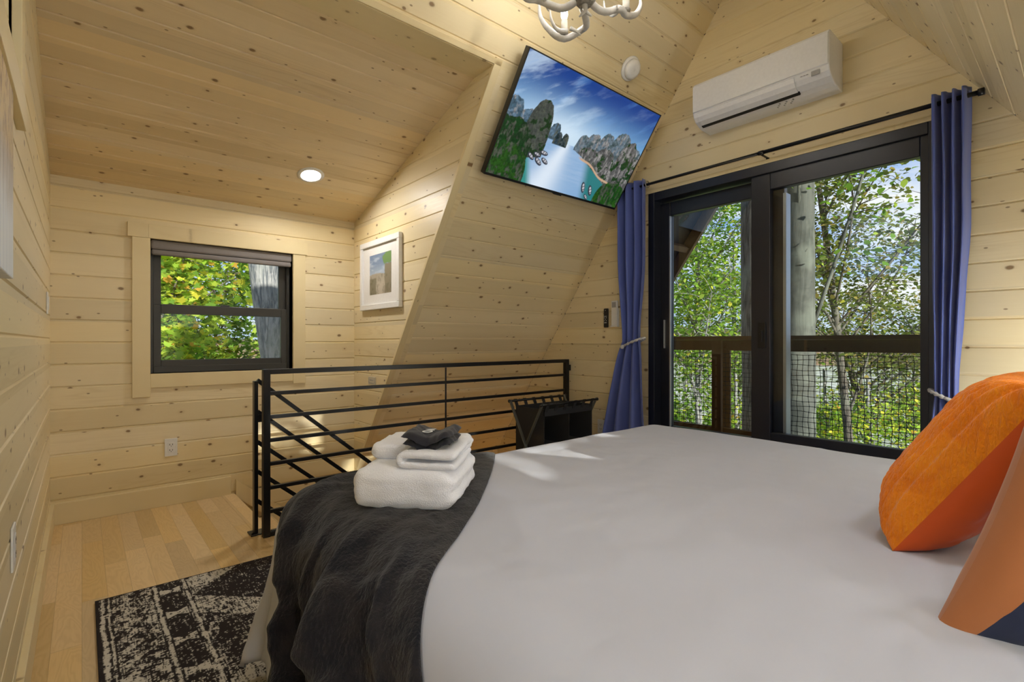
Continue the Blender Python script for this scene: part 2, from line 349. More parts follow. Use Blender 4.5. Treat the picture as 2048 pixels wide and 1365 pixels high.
# ------------------------------------------------------------------ the room: planes measured in metres, ridge along X
XD, YB, XL, XC = 3.2, 3.947, -0.14, 1.69          # gable with the door, dormer end wall, left wall, dormer cheek
SLP = 1.4236; RY, RZ = 1.346, 3.681               # roof pitch and ridge
PITCH = 0.132
zl = lambda y: 5.597 - SLP * y                     # the slope with the television
zr = lambda y: 1.765 + SLP * y                     # the slope over the bed
def clip(poly, a, b, c):                           # keep a*x+b*y<=c
    out = []
    for i in range(len(poly)):
        p, q = poly[i], poly[(i+1) % len(poly)]
        dp = a*p[0]+b*p[1]-c; dq = a*q[0]+b*q[1]-c
        if dp <= 1e-9: out.append(p)
        if (dp < -1e-9 and dq > 1e-9) or (dp > 1e-9 and dq < -1e-9):
            t = dp/(dp-dq); out.append((p[0]+t*(q[0]-p[0]), p[1]+t*(q[1]-p[1])))
    return out
def boards(name, polys, origin, ux, uy, mat, pitch=PITCH, phase=0.0, thick=0.09, back=None, ch=0.0045, depth=0.006, gap=0.0014, kind='structure'):
    """A boarded wall: polys are convex outlines in (u along the boards, v across). Normal = ux x uy faces the room."""
    ux = Vector(ux).normalized(); uy = Vector(uy).normalized(); nn = ux.cross(uy).normalized()
    mb = MB()
    for poly in polys:
        v0 = min(p[1] for p in poly); v1 = max(p[1] for p in poly)
        k = math.floor((v0-phase)/pitch)
        while phase + k*pitch < v1 - 1e-6:
            a = phase+k*pitch; b = a+pitch
            prof = [(a, -depth), (a+gap, -depth), (a+gap+ch, 0), (b-gap-ch, 0), (b-gap, -depth), (b, -depth)]
            for (va, wa), (vb, wb) in zip(prof[:-1], prof[1:]):
                c = clip(clip(poly, 0, -1, -va), 0, 1, vb)
                if len(c) < 3: continue
                f = lambda v: wa+(wb-wa)*(v-va)/(vb-va)
                mb.add([(u, v, f(v)) for u, v in c], [tuple(range(len(c)))])
            k += 1
        n = len(poly); ar = sum(poly[i][0]*poly[(i+1) % n][1]-poly[(i+1) % n][0]*poly[i][1] for i in range(n))
        pl = poly if ar > 0 else poly[::-1]
        vs = [(u, v, -0.006) for u, v in pl]+[(u, v, -thick) for u, v in pl]
        mb.add(vs, [(i, n+i, n+(i+1) % n, (i+1) % n) for i in range(n)]+[tuple(range(n, 2*n))[::-1]])
    o = mb.build(name, mat, fixn=False)
    o.matrix_world = Matrix(((ux[0], uy[0], nn[0], origin[0]), (ux[1], uy[1], nn[1], origin[1]), (ux[2], uy[2], nn[2], origin[2]), (0, 0, 0, 1)))
    # face direction towards the room
    if kind: o['kind'] = kind
    return o
def hole(poly, x0, x1, y0, y1):
    """convex outline minus a rectangle -> up to four convex outlines"""
    r = [clip(poly, 1, 0, x0), clip(poly, -1, 0, -x1)]
    mid = clip(clip(poly, -1, 0, -x0), 1, 0, x1)
    r += [clip(mid, 0, 1, y0), clip(mid, 0, -1, -y1)]
    return [p for p in r if len(p) >= 3]
CE = (2.29, 2.57)                                   # where the dormer ceiling goes flat
ZT = 2.043
# dormer end wall (window 1), u = X, v = Z, facing -Y
W1 = (0.332, 1.208, 0.862, 1.731)
boards('wall_back', [[(XL-0.1, -1.6), (3.3, -1.6), (3.3, 0.03), (XL-0.1, 0.03)]] + hole([(XL-0.1, 0.03), (XC+.1, 0.03), (XC+.1, ZT+.05), (XL-0.1, ZT+.05)], *W1), (0, YB, 0), (1, 0, 0), (0, 0, 1), M['pine_boards'], phase=0.010)
# left wall (window 2): facing +X ; u = -... use ux=(0,1,0), uy=(0,0,1) -> normal +X
W2 = (0.95, 1.86, 1.76, 2.5)
pA = [(0.9, 0), (2.125, 0), (2.125, zl(2.125)), (RY, RZ), (0.9, zr(0.9))]
pB = [(2.125, 0), (YB, 0), (YB, ZT), CE, (2.125, CE[1])]
boards('wall_left', hole(pA, *W2) + [pB], (XL, 0, 0), (0, 1, 0), (0, 0, 1), M['pine_boards'], phase=0.03)
# gable wall with the sliding door: facing -X : ux=(0,-1,0)
DR = (0.50, 2.155, 0.20, 2.165)
tri = [(-(-1.24), 0.0), (-(3.93), 0.0), (-RY, RZ)]
boards('wall_right', [[(-3.99, -1.6), (1.24, -1.6), (1.24, 0), (-3.99, 0)]] + hole(tri, -DR[1], -DR[0], DR[2], DR[3]), (XD, 0, 0), (0, -1, 0), (0, 0, 1), M['pine_boards'], phase=0.120)
# sloping walls / roof
nl = math.sqrt(1+SLP*SLP); sl = Vector((0, -1/nl, SLP/nl))       # up the TV slope
def slopeL(name, rects, x0=0):
    # local u along +X, v up the slope from Y=3.93 ; normal must face down-south: X x sl
    polys = [[(a, (3.93-yb)*nl), (b, (3.93-yb)*nl), (b, (3.93-ya)*nl), (a, (3.93-ya)*nl)] for a, b, yb, ya in rects]
    o = boards(name, polys, (0, 3.93, zl(3.93)), (1, 0, 0), sl, M['pine_boards'] if name != 'ceiling_dormer' else M['pine_ceiling'], phase=0.02)
    return o
slopeL('wall_slope_north', [(XL, XD, 2.125, RY), (XC+.008, XD, 3.93, 2.125)])
sr = Vector((0, 1/nl, SLP/nl))
YM = 2*RY
polys = [[(-b, (ya+1.24)*nl), (-a, (ya+1.24)*nl), (-a, (yb+1.24)*nl), (-b, (yb+1.24)*nl)] for a, b, ya, yb in ((XL, XD, YM-2.125, RY), (XC+.008, XD, -1.24, YM-2.125), (-1.5, XL, -1.24, 0.9))]
boards('wall_slope_south', polys, (0, -1.24, 0.0), (-1, 0, 0), sr, M['pine_boards'], phase=0.05)
# dormer cheek facing -X
ck = [(-YB, 0.0), (-3.93, 0.0), (-2.125, zl(2.125)), (-CE[0], CE[1]), (-YB, ZT)]
boards('wall_cheek', [[(-YB, -0.02), (-3.93, 0.0), (-2.125, CE[1]), (-CE[0], CE[1]), (-YB, ZT)]], (XC, 0, 0), (0, -1, 0), (0, 0, 1), M['pine_boards'], phase=0.03)
# dormer ceiling, boards along X, facing down; v runs from the end wall up
def dormer_ceiling(name, y_end, sgn):
    L = math.hypot(abs(YB-CE[0]), CE[1]-ZT)
    d = Vector((0, -sgn*(YB-CE[0]), CE[1]-ZT)).normalized()
    if sgn > 0: boards(name, [[(XL-.05, -.02), (XC+.05, -.02), (XC+.05, L), (XL-.05, L)]], (0, y_end, ZT), (1, 0, 0), d, M['pine_ceiling'], phase=0.04)
    else: boards(name, [[(-XC-.05, -.02), (-XL+.05, -.02), (-XL+.05, L), (-XC-.05, L)]], (0, y_end, ZT), (-1, 0, 0), d, M['pine_ceiling'], phase=0.04)
dormer_ceiling('ceiling', YB, 1)
dormer_ceiling('ceiling_south', YM-YB, -1)
simple('trim_1', M['pine_trim'], (XL-.03, 2.115, CE[1]-0.002), (XC+.03, CE[0]+.02, CE[1]+0.05), bevel=0)['kind'] = 'structure'
simple('trim_2', M['pine_trim'], (XL, YM-CE[0]-.02, CE[1]-0.002), (XC, YM-2.115, CE[1]+0.03), bevel=0)['kind'] = 'structure'
# casing strips round the dormer opening, standing 15 mm proud of the slope
def slope_pt(x, y, off): return Vector((x, y, zl(y))) + Vector((0, -SLP/nl, -1/nl))*off
b = MB().bar(slope_pt(XC+0.022, 3.92, 0.004), slope_pt(XC+0.022, 2.10, 0.004), 0.048, 0.022, up=(0, -SLP, -1))
b.build('trim_3', M['pine_trim_up'], bevel=0.002)['kind'] = 'structure'
b = MB().bar(slope_pt(XL, 2.112, 0.004), slope_pt(XC+0.045, 2.112, 0.004), 0.03, 0.022, up=(0, -SLP, -1))
b.build('trim_4', M['pine_trim'], bevel=0.002)['kind'] = 'structure'
# south dormer (behind the camera): cheek, end wall with window 3
boards('wall_cheek_south', [[(YM-YB, 0.0), (YM-3.93, 0.0), (YM-2.125, CE[1]), (YM-CE[0], CE[1]), (YM-YB, ZT)][::-1]], (XC, 0, 0), (0, -1, 0), (0, 0, 1), M['pine_boards']) if False else \
boards('wall_cheek_south', [[(-(YM-YB), -0.02), (-(YM-YB), ZT), (-(YM-CE[0]), CE[1]), (-(YM-2.125), CE[1]), (-(YM-3.93), 0.0)]], (XC, 0, 0), (0, -1, 0), (0, 0, 1), M['pine_boards'])
W3 = (0.66, 1.50, 1.26, 1.62); W5 = (0.02, 0.58, 1.62, 2.0)  # unseen openings, sized and split to place the sun patches
YS = YM-YB
boards('wall_south', hole([(-1.69, 0), (-0.59, 0), (-0.59, ZT+.05), (-1.69, ZT+.05)], -W3[1], -W3[0], W3[2], W3[3])+hole([(-0.59, 0), (0.24, 0), (0.24, ZT+.05), (-0.59, ZT+.05)], -W5[1], -W5[0], W5[2], W5[3]), (0, YS, 0), (-1, 0, 0), (0, 0, 1), M['pine_boards'])
boards('wall_cheek_west', [[(YS, 0), (YM-3.93, 0.0), (YM-2.125, CE[1]), (YM-CE[0], CE[1]), (YS, ZT)]], (XL, 0, 0), (0, 1, 0), (0, 0, 1), M['pine_boards'])
# room behind the camera: partition and west gable; daylight fill added by unseen window 4
boards('wall_partition', [[(-1.5, 0), (XL, 0), (XL, zr(0.9)), (-1.5, zr(0.9))]], (0, 0.9, 0), (1, 0, 0), (0, 0, 1), M['pine_boards'])
W4 = (-0.7, 0.7, 0.55, 1.05+.75)
boards('wall_west', hole([(-1.24, 0), (0.9, 0), (0.9, zr(0.9)), ], *W4) , (-1.5, 0, 0), (0, 1, 0), (0, 0, 1), M['pine_boards'])
# floor: loft floor with the stair opening
SX, SY = 0.79, 2.965
fl = MB()
fl.box((-1.5, -1.26, -0.12), (XD+.05, SY, 0)); fl.box((XL-.05, SY, -0.12), (SX, YB, 0))
fl.build('floor', M['oak_floor'])['kind'] = 'structure'
simple('trim_5', M['pine_trim'], (SX, SY-0.02, -0.30), (XD, SY+0.02, -0.001), bevel=0)['kind'] = 'structure'
simple('trim_6', M['oak_floor'], (SX-0.06, SY, -0.028), (SX+0.025, YB, 0.002), bevel=0.003)['kind'] = 'structure'
simple('wall_stair_side', M['pine_boards'], (SX-.4, SY-0.06, -1.6), (XD, SY-.021, -0.12), bevel=0)['kind'] = 'structure'
simple('wall_stair_head', M['pine_boards'], (SX-0.05, SY, -1.6), (SX-0.005, YB, -0.03), bevel=0)['kind'] = 'structure'
simple('floor_lower', M['oak_floor'], (SX-.4, SY-.06, -1.7), (XD+.05, YB+.05, -1.6), bevel=0)['kind'] = 'structure'
st = thing('staircase', 'pale wooden stairs going down behind the black railing', 'stairs', (SX, 3.45, -1.6))
for k in range(1, 8):
    z = -0.2*k; x = SX+0.235*(k-1)
    simple('tread', M['oak_floor'], (x, SY+0.05, z-0.03), (x+0.26, YB-0.03, z), st)
    simple('riser', M['pine_trim'], (x+.235, SY+0.05, z-0.2), (x+0.25, YB-0.03, z-.031), st, 0)
sk = MB(); sk.prism([(SX+.03, -0.02), (SX+.03, 0.10), (SX+1.75, -1.36), (SX+1.75, -1.55)], 1, YB-0.028, YB-0.006)
sk.build('stringer', M['pine_trim'], st)
# baseboards
simple('baseboard_back', M['pine_trim'], (XL, YB-0.018, 0), (SX, YB+.002, 0.125))['kind'] = 'structure'
simple('baseboard_left', M['pine_trim'], (XL-.002, 0.9, 0), (XL+0.018, YB-.018, 0.125))['kind'] = 'structure'
simple('baseboard_right', M['pine_trim'], (XD-0.018, -0.9, 0), (XD+.002, 2.9, 0.125))['kind'] = 'structure'

# ------------------------------------------------------------------ window 1 (double hung) with casing, jamb, blind
wi = thing('window_1', 'dark bronze double hung window in the dormer end wall', 'window', (0.77, YB, 0.862)); wi['kind'] = 'structure'
del wi['category']
c = MB()
c.box((0.322, YB-0.020, 1.731), (1.31, YB+.001, 1.822)).box((0.215, YB-0.022, 1.731), (0.322, YB+.001, 1.822))
c.box((0.238, YB-0.020, 0.715), (0.332, YB-.0005, 1.7305)).box((1.2085, YB-0.013, 0.752), (1.298, YB-.0005, 1.7305))
c.box((0.3325, YB-0.012, 0.772), (1.208, YB-.0005, 0.861))
c.build('casing', M['pine_trim'], wi, 0.002)
j = MB(); x0, x1, z0, z1 = W1
j.box((x0-.02, YB+.001, z0-.02), (x0, YB+.13, z1+.02)).box((x1, YB+.001, z0-.02), (x1+.02, YB+.13, z1+.02)).box((x0, YB+.001, z1), (x1, YB+.13, z1+.02)).box((x0, YB+.001, z0-.02), (x1, YB+.13, z0))
j.build('jamb', M['pine_trim'], wi)
def rect_frame(mb, x0, x1, z0, z1, y0, y1, l, r, t, bt):
    mb.box((x0, y0, z0), (x0+l, y1, z1)).box((x1-r, y0, z0), (x1, y1, z1)).box((x0+l, y0, z1-t), (x1-r, y1, z1)).box((x0+l, y0, z0), (x1-r, y1, z0+bt)); return mb
rect_frame(MB(), x0, x1-.004, z0, z1, YB+.062, YB+.13, 0.022, 0.022, 0.03, 0.045).build('window_frame', M['bronze_frame'], wi, 0.003)
us = rect_frame(MB(), x0+.022, x1-.022, 1.29, z1-.03, YB+.098, YB+.122, 0.045, 0.05, 0.04, 0.03).build('upper_sash', M['bronze_frame'], wi, 0.002)
ls = rect_frame(MB(), x0+.022, x1-.022, z0+.04, 1.315, YB+.066, YB+.096, 0.042, 0.042, 0.06, 0.045).build('lower_sash', M['bronze_frame'], wi, 0.002)
MB().box((x0+.07, YB+.109, 1.31), (x1-.07, YB+.113, z1-.06)).build('glass_pane', M['clear_glass'], us)
MB().box((x0+.06, YB+.080, z0+.08), (x1-.06, YB+.084, 1.26)).build('glass_pane', M['clear_glass'], ls)
simple('sash_lock', M['bronze_frame'], (0.745, YB+.07, 1.315), (0.80, YB+.095, 1.328), ls)
bl = thing('roller_blind', 'taupe roller blind raised to the top of the dormer window', 'blind', (0.77, YB+.02, 1.64))
MB().box((x0+.004, YB+.003, 1.668), (x1-.004, YB+.04, 1.729)).build('cassette', M['blind_fabric'], bl, 0.012)
MB().box((x0+.008, YB+.006, 1.632), (x1-.008, YB+.036, 1.667)).build('bottom_rail', M['blind_fabric'], bl, 0.010)
# window 2 in left wall, windows 3 and 4 behind the camera
def plain_window(name, axis, plane, a0, a1, z0, z1, inward, mat, label):
    t = thing(name, label, 'window', ((plane, (a0+a1)/2, z0) if axis == 0 else ((a0+a1)/2, plane, z0))); t['kind'] = 'structure'; del t['category']
    def bx(mb, A0, A1, Z0, Z1, d0, d1):
        lo, hi = sorted((plane-inward*d0, plane-inward*d1))
        return mb.box((lo, A0, Z0), (hi, A1, Z1)) if axis == 0 else mb.box((A0, lo, Z0), (A1, hi, Z1))
    m1 = MB()
    for A0, A1, Z0, Z1 in ((a0-.09, a0, z0-.09, z1+.09), (a1, a1+.09, z0-.0, z1+.09), (a0, a1, z1, z1+.09), (a0-.09, a1+.13, z0-.09, z0)): bx(m1, A0, A1, Z0, Z1, -0.02, 0.001)
    m1.build('casing', M['pine_trim_up'], t, 0.002)
    m1 = MB()
    for A0, A1, Z0, Z1 in ((a0, a0+.04, z0, z1), (a1-.04, a1, z0, z1), (a0+.04, a1-.04, z1-.04, z1), (a0+.04, a1-.04, z0, z0+.04)): bx(m1, A0, A1, Z0, Z1, 0.03, 0.075)
    m1.build('window_frame', M[mat], t, 0.003)
    bx(MB(), a0+.035, a1-.035, z0+.035, z1-.035, 0.05, 0.054).build('glass_pane', M['clear_glass'], t)
plain_window('window_2', 0, XL, *W2, 1, 'white_plastic', 'high white framed window over the canvas on the left wall')
plain_window('window_3', 1, YS, *W3, 1, 'bronze_frame', 'unseen window behind the head of the bed, sized for the sun patches')
plain_window('added_window_5', 1, YS, *W5, 1, 'bronze_frame', 'small high unseen window added behind the bed to place sun patches')
plain_window('added_window_4', 0, -1.5, *W4, 1, 'bronze_frame', 'unseen window added in the far gable for fill daylight')

# ------------------------------------------------------------------ sliding door (door_1)
dr = thing('door_1', 'black framed sliding glass door to the deck', 'door', (XD, 1.33, DR[2])); dr['kind'] = 'structure'; del dr['category']
def rf_x(mb, ya, yb, za, zb, xa, xb, l, r, t, bt):
    mb.box((xa, ya, za), (xb, ya+r, zb)).box((xa, yb-l, za), (xb, yb, zb)).box((xa, ya+r, zb-t), (xb, yb-l, zb)).box((xa, ya+r, za), (xb, yb-l, za+bt)); return mb
y0, y1, z0, z1 = DR
rf_x(MB(), y0, y1, z0, z1, XD-.012, XD+.15, 0.05, 0.035, 0.06, 0.06).build('door_frame', M['black_frame'], dr, 0.003)
sR = rf_x(MB(), y0+.03, 1.41, z0+.05, z1-.055, XD+.005, XD+.055, 0.115, 0.04, 0.105, 0.26).build('sliding_panel', M['black_frame'], dr, 0.004)
MB().box((XD+.03, 0.565, z0+.30), (XD+.035, 1.30, 2.01)).build('glass_pane', M['clear_glass'], sR)
simple('door_handle', M['black_metal'], (XD-.004, 1.32, 1.03), (XD+.005, 1.365, 1.19), sR)
simple('latch', M['black_metal'], (XD-.012, 1.336, 1.07), (XD-.004, 1.347, 1.14), sR)
sL = rf_x(MB(), 1.24, y1-.045, z0+.05, z1-.07, XD+.075, XD+.125, 0.085, 0.12, 0.10, 0.20).build('sliding_panel', M['black_frame'], dr, 0.004)
MB().box((XD+.10, 1.35, z0+.24), (XD+.105, 2.03, 2.0)).build('glass_pane', M['clear_glass'], sL)
simple('door_handle', M['aluminium'], (XD+.055, 2.065, 1.02), (XD+.075, 2.07, 1.23), sL)
e_ = MB()
e_.box((XD+.058, 1.222, z0+.3), (XD+.125, 1.24, 1.98)).box((XD+.066, 2.019, z0+.2), (XD+.078, 2.028, 1.99))
e_.build('edge_strip', M['aluminium'], sL)
simple('trim_7', M['pine_trim'], (XD-.012, DR[0]-.02, DR[3]), (XD+.001, DR[1]+.06, DR[3]+.025))['kind'] = 'structure'

# ------------------------------------------------------------------ railing and stair guard
rl = thing('railing', 'black metal railing with horizontal bars along the stair opening', 'railing', (1.96, 2.952, 0))
YR = 2.952
f = MB()
f.box((0.746, YR-.019, 0.0), (0.782, YR+.019, 0.918)).box((3.135, YR-.019, 0.0), (3.171, YR+.019, 0.918)).box((0.782, YR-.014, 0.890), (3.135, YR+.014, 0.918)).box((0.782, YR-.014, 0.0), (3.135, YR+.014, 0.026))
f.build('rail_frame', M['black_metal'], rl, 0.002)
for z in (.785, .655, .527, .397, .266, .136): simple('bar', M['black_metal'], (0.782, YR-.010, z-.010), (3.135, YR+.010, z+.010), rl)
simple('mullion', M['black_metal'], (1.914, YR-.012, 0.026), (1.928, YR-.0101, 0.889), rl)
for z in (.845, .2): simple('wall_bracket', M['black_metal'], (3.171, YR-.012, z-.025), (XD-.0005, YR+.012, z+.025), rl)
simple('base_plate', M['black_metal'], (0.79, YR-.012, 0.0261), (0.87, YR+.012, 0.032), rl)
sg = thing('stair_guard', 'black metal stair guard with sloping bars behind the railing', 'railing', (0.74, 3.04, 0))
f = MB(); f.box((0.722, 3.022, 0.008), (0.742, 3.062, 0.85)).box((0.742, 3.03, .62), (0.775, 3.05, .66))
f.build('post', M['black_metal'], sg, 0.002)
for z in (.815, .64, .47, .305, .14):
    MB().bar((0.742, 3.045, z+.04), (2.35, 3.045, z+.04-1.608*0.85), 0.02, 0.022).build('bar', M['black_metal'], sg, 0.002)
simple('lower_post', M['black_metal'], (2.35, 3.03, -1.399), (2.38, 3.06, -0.46), sg)
bp = simple('base_plate', M['black_metal'], (0.70, 3.0, 0.0), (0.775, 3.085, 0.008), sg)
for x in (0.712, 0.765): MB().lathe([(0.006, 0), (0.006, 0.005), (0, 0.006)], (x, 3.02, 0.008), 8).build('screw', M['black_metal'], bp)

# ------------------------------------------------------------------ bed
BX0, BX1, BY0, BY1, BZ, BR = 0.44, 2.50, -0.50, 1.69, 0.605, 0.14
RX0, RX1, RY0, RY1 = BX0+BR, BX1-BR, BY0+BR, BY1-BR
def fbm(p, s, o=3):
    return mnoise.fractal(Vector(p)*s, 0.6, 2.0, o)
def drape(a, b, off=0.0):
    """cloth coordinates (a along X, b along Y) -> point lying on the bed top, rolling over its edge and hanging down"""
    cx = min(max(a, RX0), RX1); cy = min(max(b, RY0), RY1)
    dx, dy = a-cx, b-cy; L = math.hypot(dx, dy)
    crown = 0.0
    if L < 1e-6:
        u = min(a-RX0, RX1-a, b-RY0, RY1-b)
        z = BZ+0.012*min(1, u/0.5)+0.006*fbm((a, b, 0), 1.8)+0.0035*fbm((a*1.0, b*1.7, 3), 5)
        return Vector((a, b, z+off))
    nx, ny = dx/L, dy/L; arc = BR*PI/2; flare = 0.14+(0.46*min(abs(nx), abs(ny)) if nx < 0 < ny else 0.1)
    if L < arc:
        t = L/BR; h = BR*math.sin(t); dz = BR*(1-math.cos(t)); nr = Vector((nx*math.sin(t), ny*math.sin(t), math.cos(t)))
    else:
        e = L-arc; dz = BR+e*0.97; nr = Vector((nx, ny, flare*min(1, e/0.12))).normalized(); h = BR+flare*(e-0.1*(1-math.exp(-e/0.1)))
        ang = math.atan2(ny, nx); s = (cx-cy)*1.0+ang*0.5
        h += min(1, e/0.25)*0.020*math.sin(s*17+2*fbm((cx, cy, 1), 2))+min(1, e/.2)*0.01*fbm((a, b, 9), 5)
    p = Vector((cx+nx*h, cy+ny*h, BZ-dz+0.006*fbm((a, b, 0), 1.8)*(1-min(1, L/arc))))
    return p+nr*off
bed = thing('bed', 'large bed frame and mattress under the white duvet', 'bed', (1.47, 0.6, 0))
simple('mattress', M['duvet_white'], (BX0+.03, BY0+.02, 0.30), (BX1-.03, BY1-.03, 0.585), bed, 0.05)
simple('bed_base', M['black_plastic'], (BX0+.05, BY0+.02, 0.10), (BX1-.05, BY1-.05, 0.299), bed, 0.005)
for x in (BX0+.1, BX1-.16):
    for y in (BY0+.08, BY1-.16): simple('leg', M['black_plastic'], (x, y, 0.0125), (x+.06, y+.06, 0.0995), bed)
HX0, HX1, HY0, HY1 = BX0-.40, BX1+.40, BY0+.1, BY1+.42
NA, NB = 190, 170
P = []
for i in range(NA+1):
    row = []
    for k in range(NB+1):
        a = HX0+(HX1-HX0)*i/NA; b = HY0+(HY1-HY0)*k/NB
        # round the free corners of the cloth so that it does not pile up
        cx = min(max(a, RX0), RX1); cy = min(max(b, RY0), RY1); L = math.hypot(a-cx, b-cy); mxL = 0.60
        if L > mxL: a = cx+(a-cx)*mxL/L; b = cy+(b-cy)*mxL/L
        q = drape(a, b); q.z = max(q.z, 0.02); row.append(q)
    P.append(row)
dv = MB().grid(P).build('duvet', M['duvet_white'], solid=0.012)
tag(dv, 'smooth white duvet covering the whole bed and hanging to the floor', 'duvet')

# throw: region in cloth coordinates, bilinear between edges, draped above the duvet
right = [(1.40, 1.80), (1.30, 1.62), (1.08, 1.36), (0.86, 1.13), (0.70, 0.99), (0.54, 0.86), (0.40, 0.73), (0.27, 0.62), (0.05, 0.50)]
left = [(0.84, 1.94), (0.70, 1.88), (0.60, 1.80), (0.52, 1.69), (0.43, 1.57), (0.34, 1.47), (0.22, 1.41), (0.10, 1.38), (-0.10, 1.36)]
def pl(pts, t):
    x = t*(len(pts)-1); i = min(int(x), len(pts)-2); f = x-i
    p0 = Vector(pts[max(i-1, 0)]); p1 = Vector(pts[i]); p2 = Vector(pts[i+1]); p3 = Vector(pts[min(i+2, len(pts)-1)])
    return 0.5*((2*p1)+(p2-p0)*f+(2*p0-5*p1+4*p2-p3)*f*f+(3*p1-p0-3*p2+p3)*f**3)
P = []; NU, NV = 230, 170
for i in range(NU+1):
    t = i/NU; A = pl(right, t); B = pl(left, t); row = []
    for k in range(NV+1):
        s = k/NV; q = A.lerp(B, s); a, b = q
        edge = min(1, s/0.05, (1-s)/0.05, t/0.03)
        ph = (-0.55*a+0.83*b)*1.0+0.05*fbm((a, b, 5), 3)
        down = min(1, max(0.0, (0.95-a)/0.5))
        fold = max(0, math.sin(ph*21+0.6+0.8*fbm((a, b, 6), 2)))**2.4*0.078*down+max(0, math.sin(ph*37+1.9+2*fbm((a, b, 2), 1.5)))**3*0.024*(0.3+0.7*down)+0.012*abs(fbm((a*1.0+0.8*b, b-0.8*a, 2), 6))*(0.3+0.7*down)
        fold *= (0.55+0.9*max(0, fbm((a, b, 7), 3)+0.35))*min(1, 0.10+(1-s)/0.38)
        flat = 1-0.8*min(1, max(0, (a-0.42)/0.15))*min(1, max(0, (b-0.85)/0.15))
        off = 0.016+0.010*math.sqrt(max(0, edge))+edge*(fold*flat+0.005*fbm((a, b, 3), 9))
        row.append(drape(a, b, off))
    P.append(row)
tw = MB().grid(P).build('throw_blanket', M['fur_charcoal'], solid=0.014)
tag(tw, 'charcoal faux fur throw draped over the foot corner of the bed', 'blanket')

# ------------------------------------------------------------------ towels
def rbox(mb, O, e1, e2, L1, L2, z0, H, r=0.03, n1=26, n2=26, nh=14, layers=0, amp=0.004, seed=0, sag=0.0):
    """a puffy folded slab: rounded box with layer grooves on the cut sides"""
    O = Vector(O); e1 = Vector(e1); e2 = Vector(e2); up = Vector((0, 0, 1))
    bm = bmesh.new(); N = 22
    vs = {}
    def key(p): return tuple(round(c, 5) for c in p)
    faces = []
    grid = []
    def face(fn):
        G = [[fn(i/N, k/N) for k in range(N+1)] for i in range(N+1)]
        for i in range(N):
            for k in range(N): faces.append([G[i][k], G[i+1][k], G[i+1][k+1], G[i][k+1]])
    face(lambda u, v: (u, v, 1)); face(lambda u, v: (u, v, 0)); face(lambda u, v: (u, 0, v)); face(lambda u, v: (u, 1, v)); face(lambda u, v: (0, u, v)); face(lambda u, v: (1, u, v))
    idx = {}; pts = []
    def pos(p):
        k = key(p)
        if k in idx: return idx[k]
        q = Vector(((p[0]-.5)*L1, (p[1]-.5)*L2, (p[2]-.5)*H)); c = Vector((max(-(L1/2-r), min(L1/2-r, q.x)), max(-(L2/2-r), min(L2/2-r, q.y)), max(-(H/2-r), min(H/2-r, q.z))))
        d = q-c
        if d.length > 1e-9: nrm = d.normalized(); q = c+nrm*min(r, d.length if d.length < r else r)
        else: nrm = Vector((0, 0, 1 if p[2] > .5 else -1))
        w = q.copy()
        g = 0
        if layers:
            side = max(0, nrm.x)
            g = -0.005*side*(0.5+0.5*math.cos(2*PI*layers*p[2]))
        w += nrm*(g+amp*fbm((q.x+seed, q.y, q.z), 14)+amp*0.5*fbm((q.x+seed, q.y, q.z), 45))
        if p[2] > .5: w.z += -sag*abs(2*p[0]-1)**2+sag*0.3
        W = O+e1*(w.x+L1/2)+e2*(w.y+L2/2)+up*(w.z+H/2+z0)
        idx[k] = len(pts); pts.append(W); return idx[k]
    fs = [tuple(pos(p) for p in f) for f in faces]
    mb.add(pts, fs, True); return mb
TE1 = Vector((0.68, -0.733, 0)).normalized(); TE2 = Vector((0.733, 0.68, 0)).normalized()
TO = Vector((0.525, 1.257, 0)); TZ = 0.632
t = MB(); rbox(t, TO, TE1, TE2, 0.280, 0.30, TZ, 0.108, 0.034, layers=2, amp=0.0035, sag=0.006)
tag(t.build('bath_towel', M['towel_white']), 'thick white bath towel folded at the bottom of the towel stack', 'towel')
t = MB(); rbox(t, TO+TE1*0.010+TE2*0.10, TE1, TE2, 0.262, 0.215, TZ+.106, 0.044, 0.024, layers=1, amp=0.004, seed=5)
tag(t.build('bath_towel', M['towel_white']), 'white towel lying on the back of the bottom bath towel', 'towel')
t = MB()
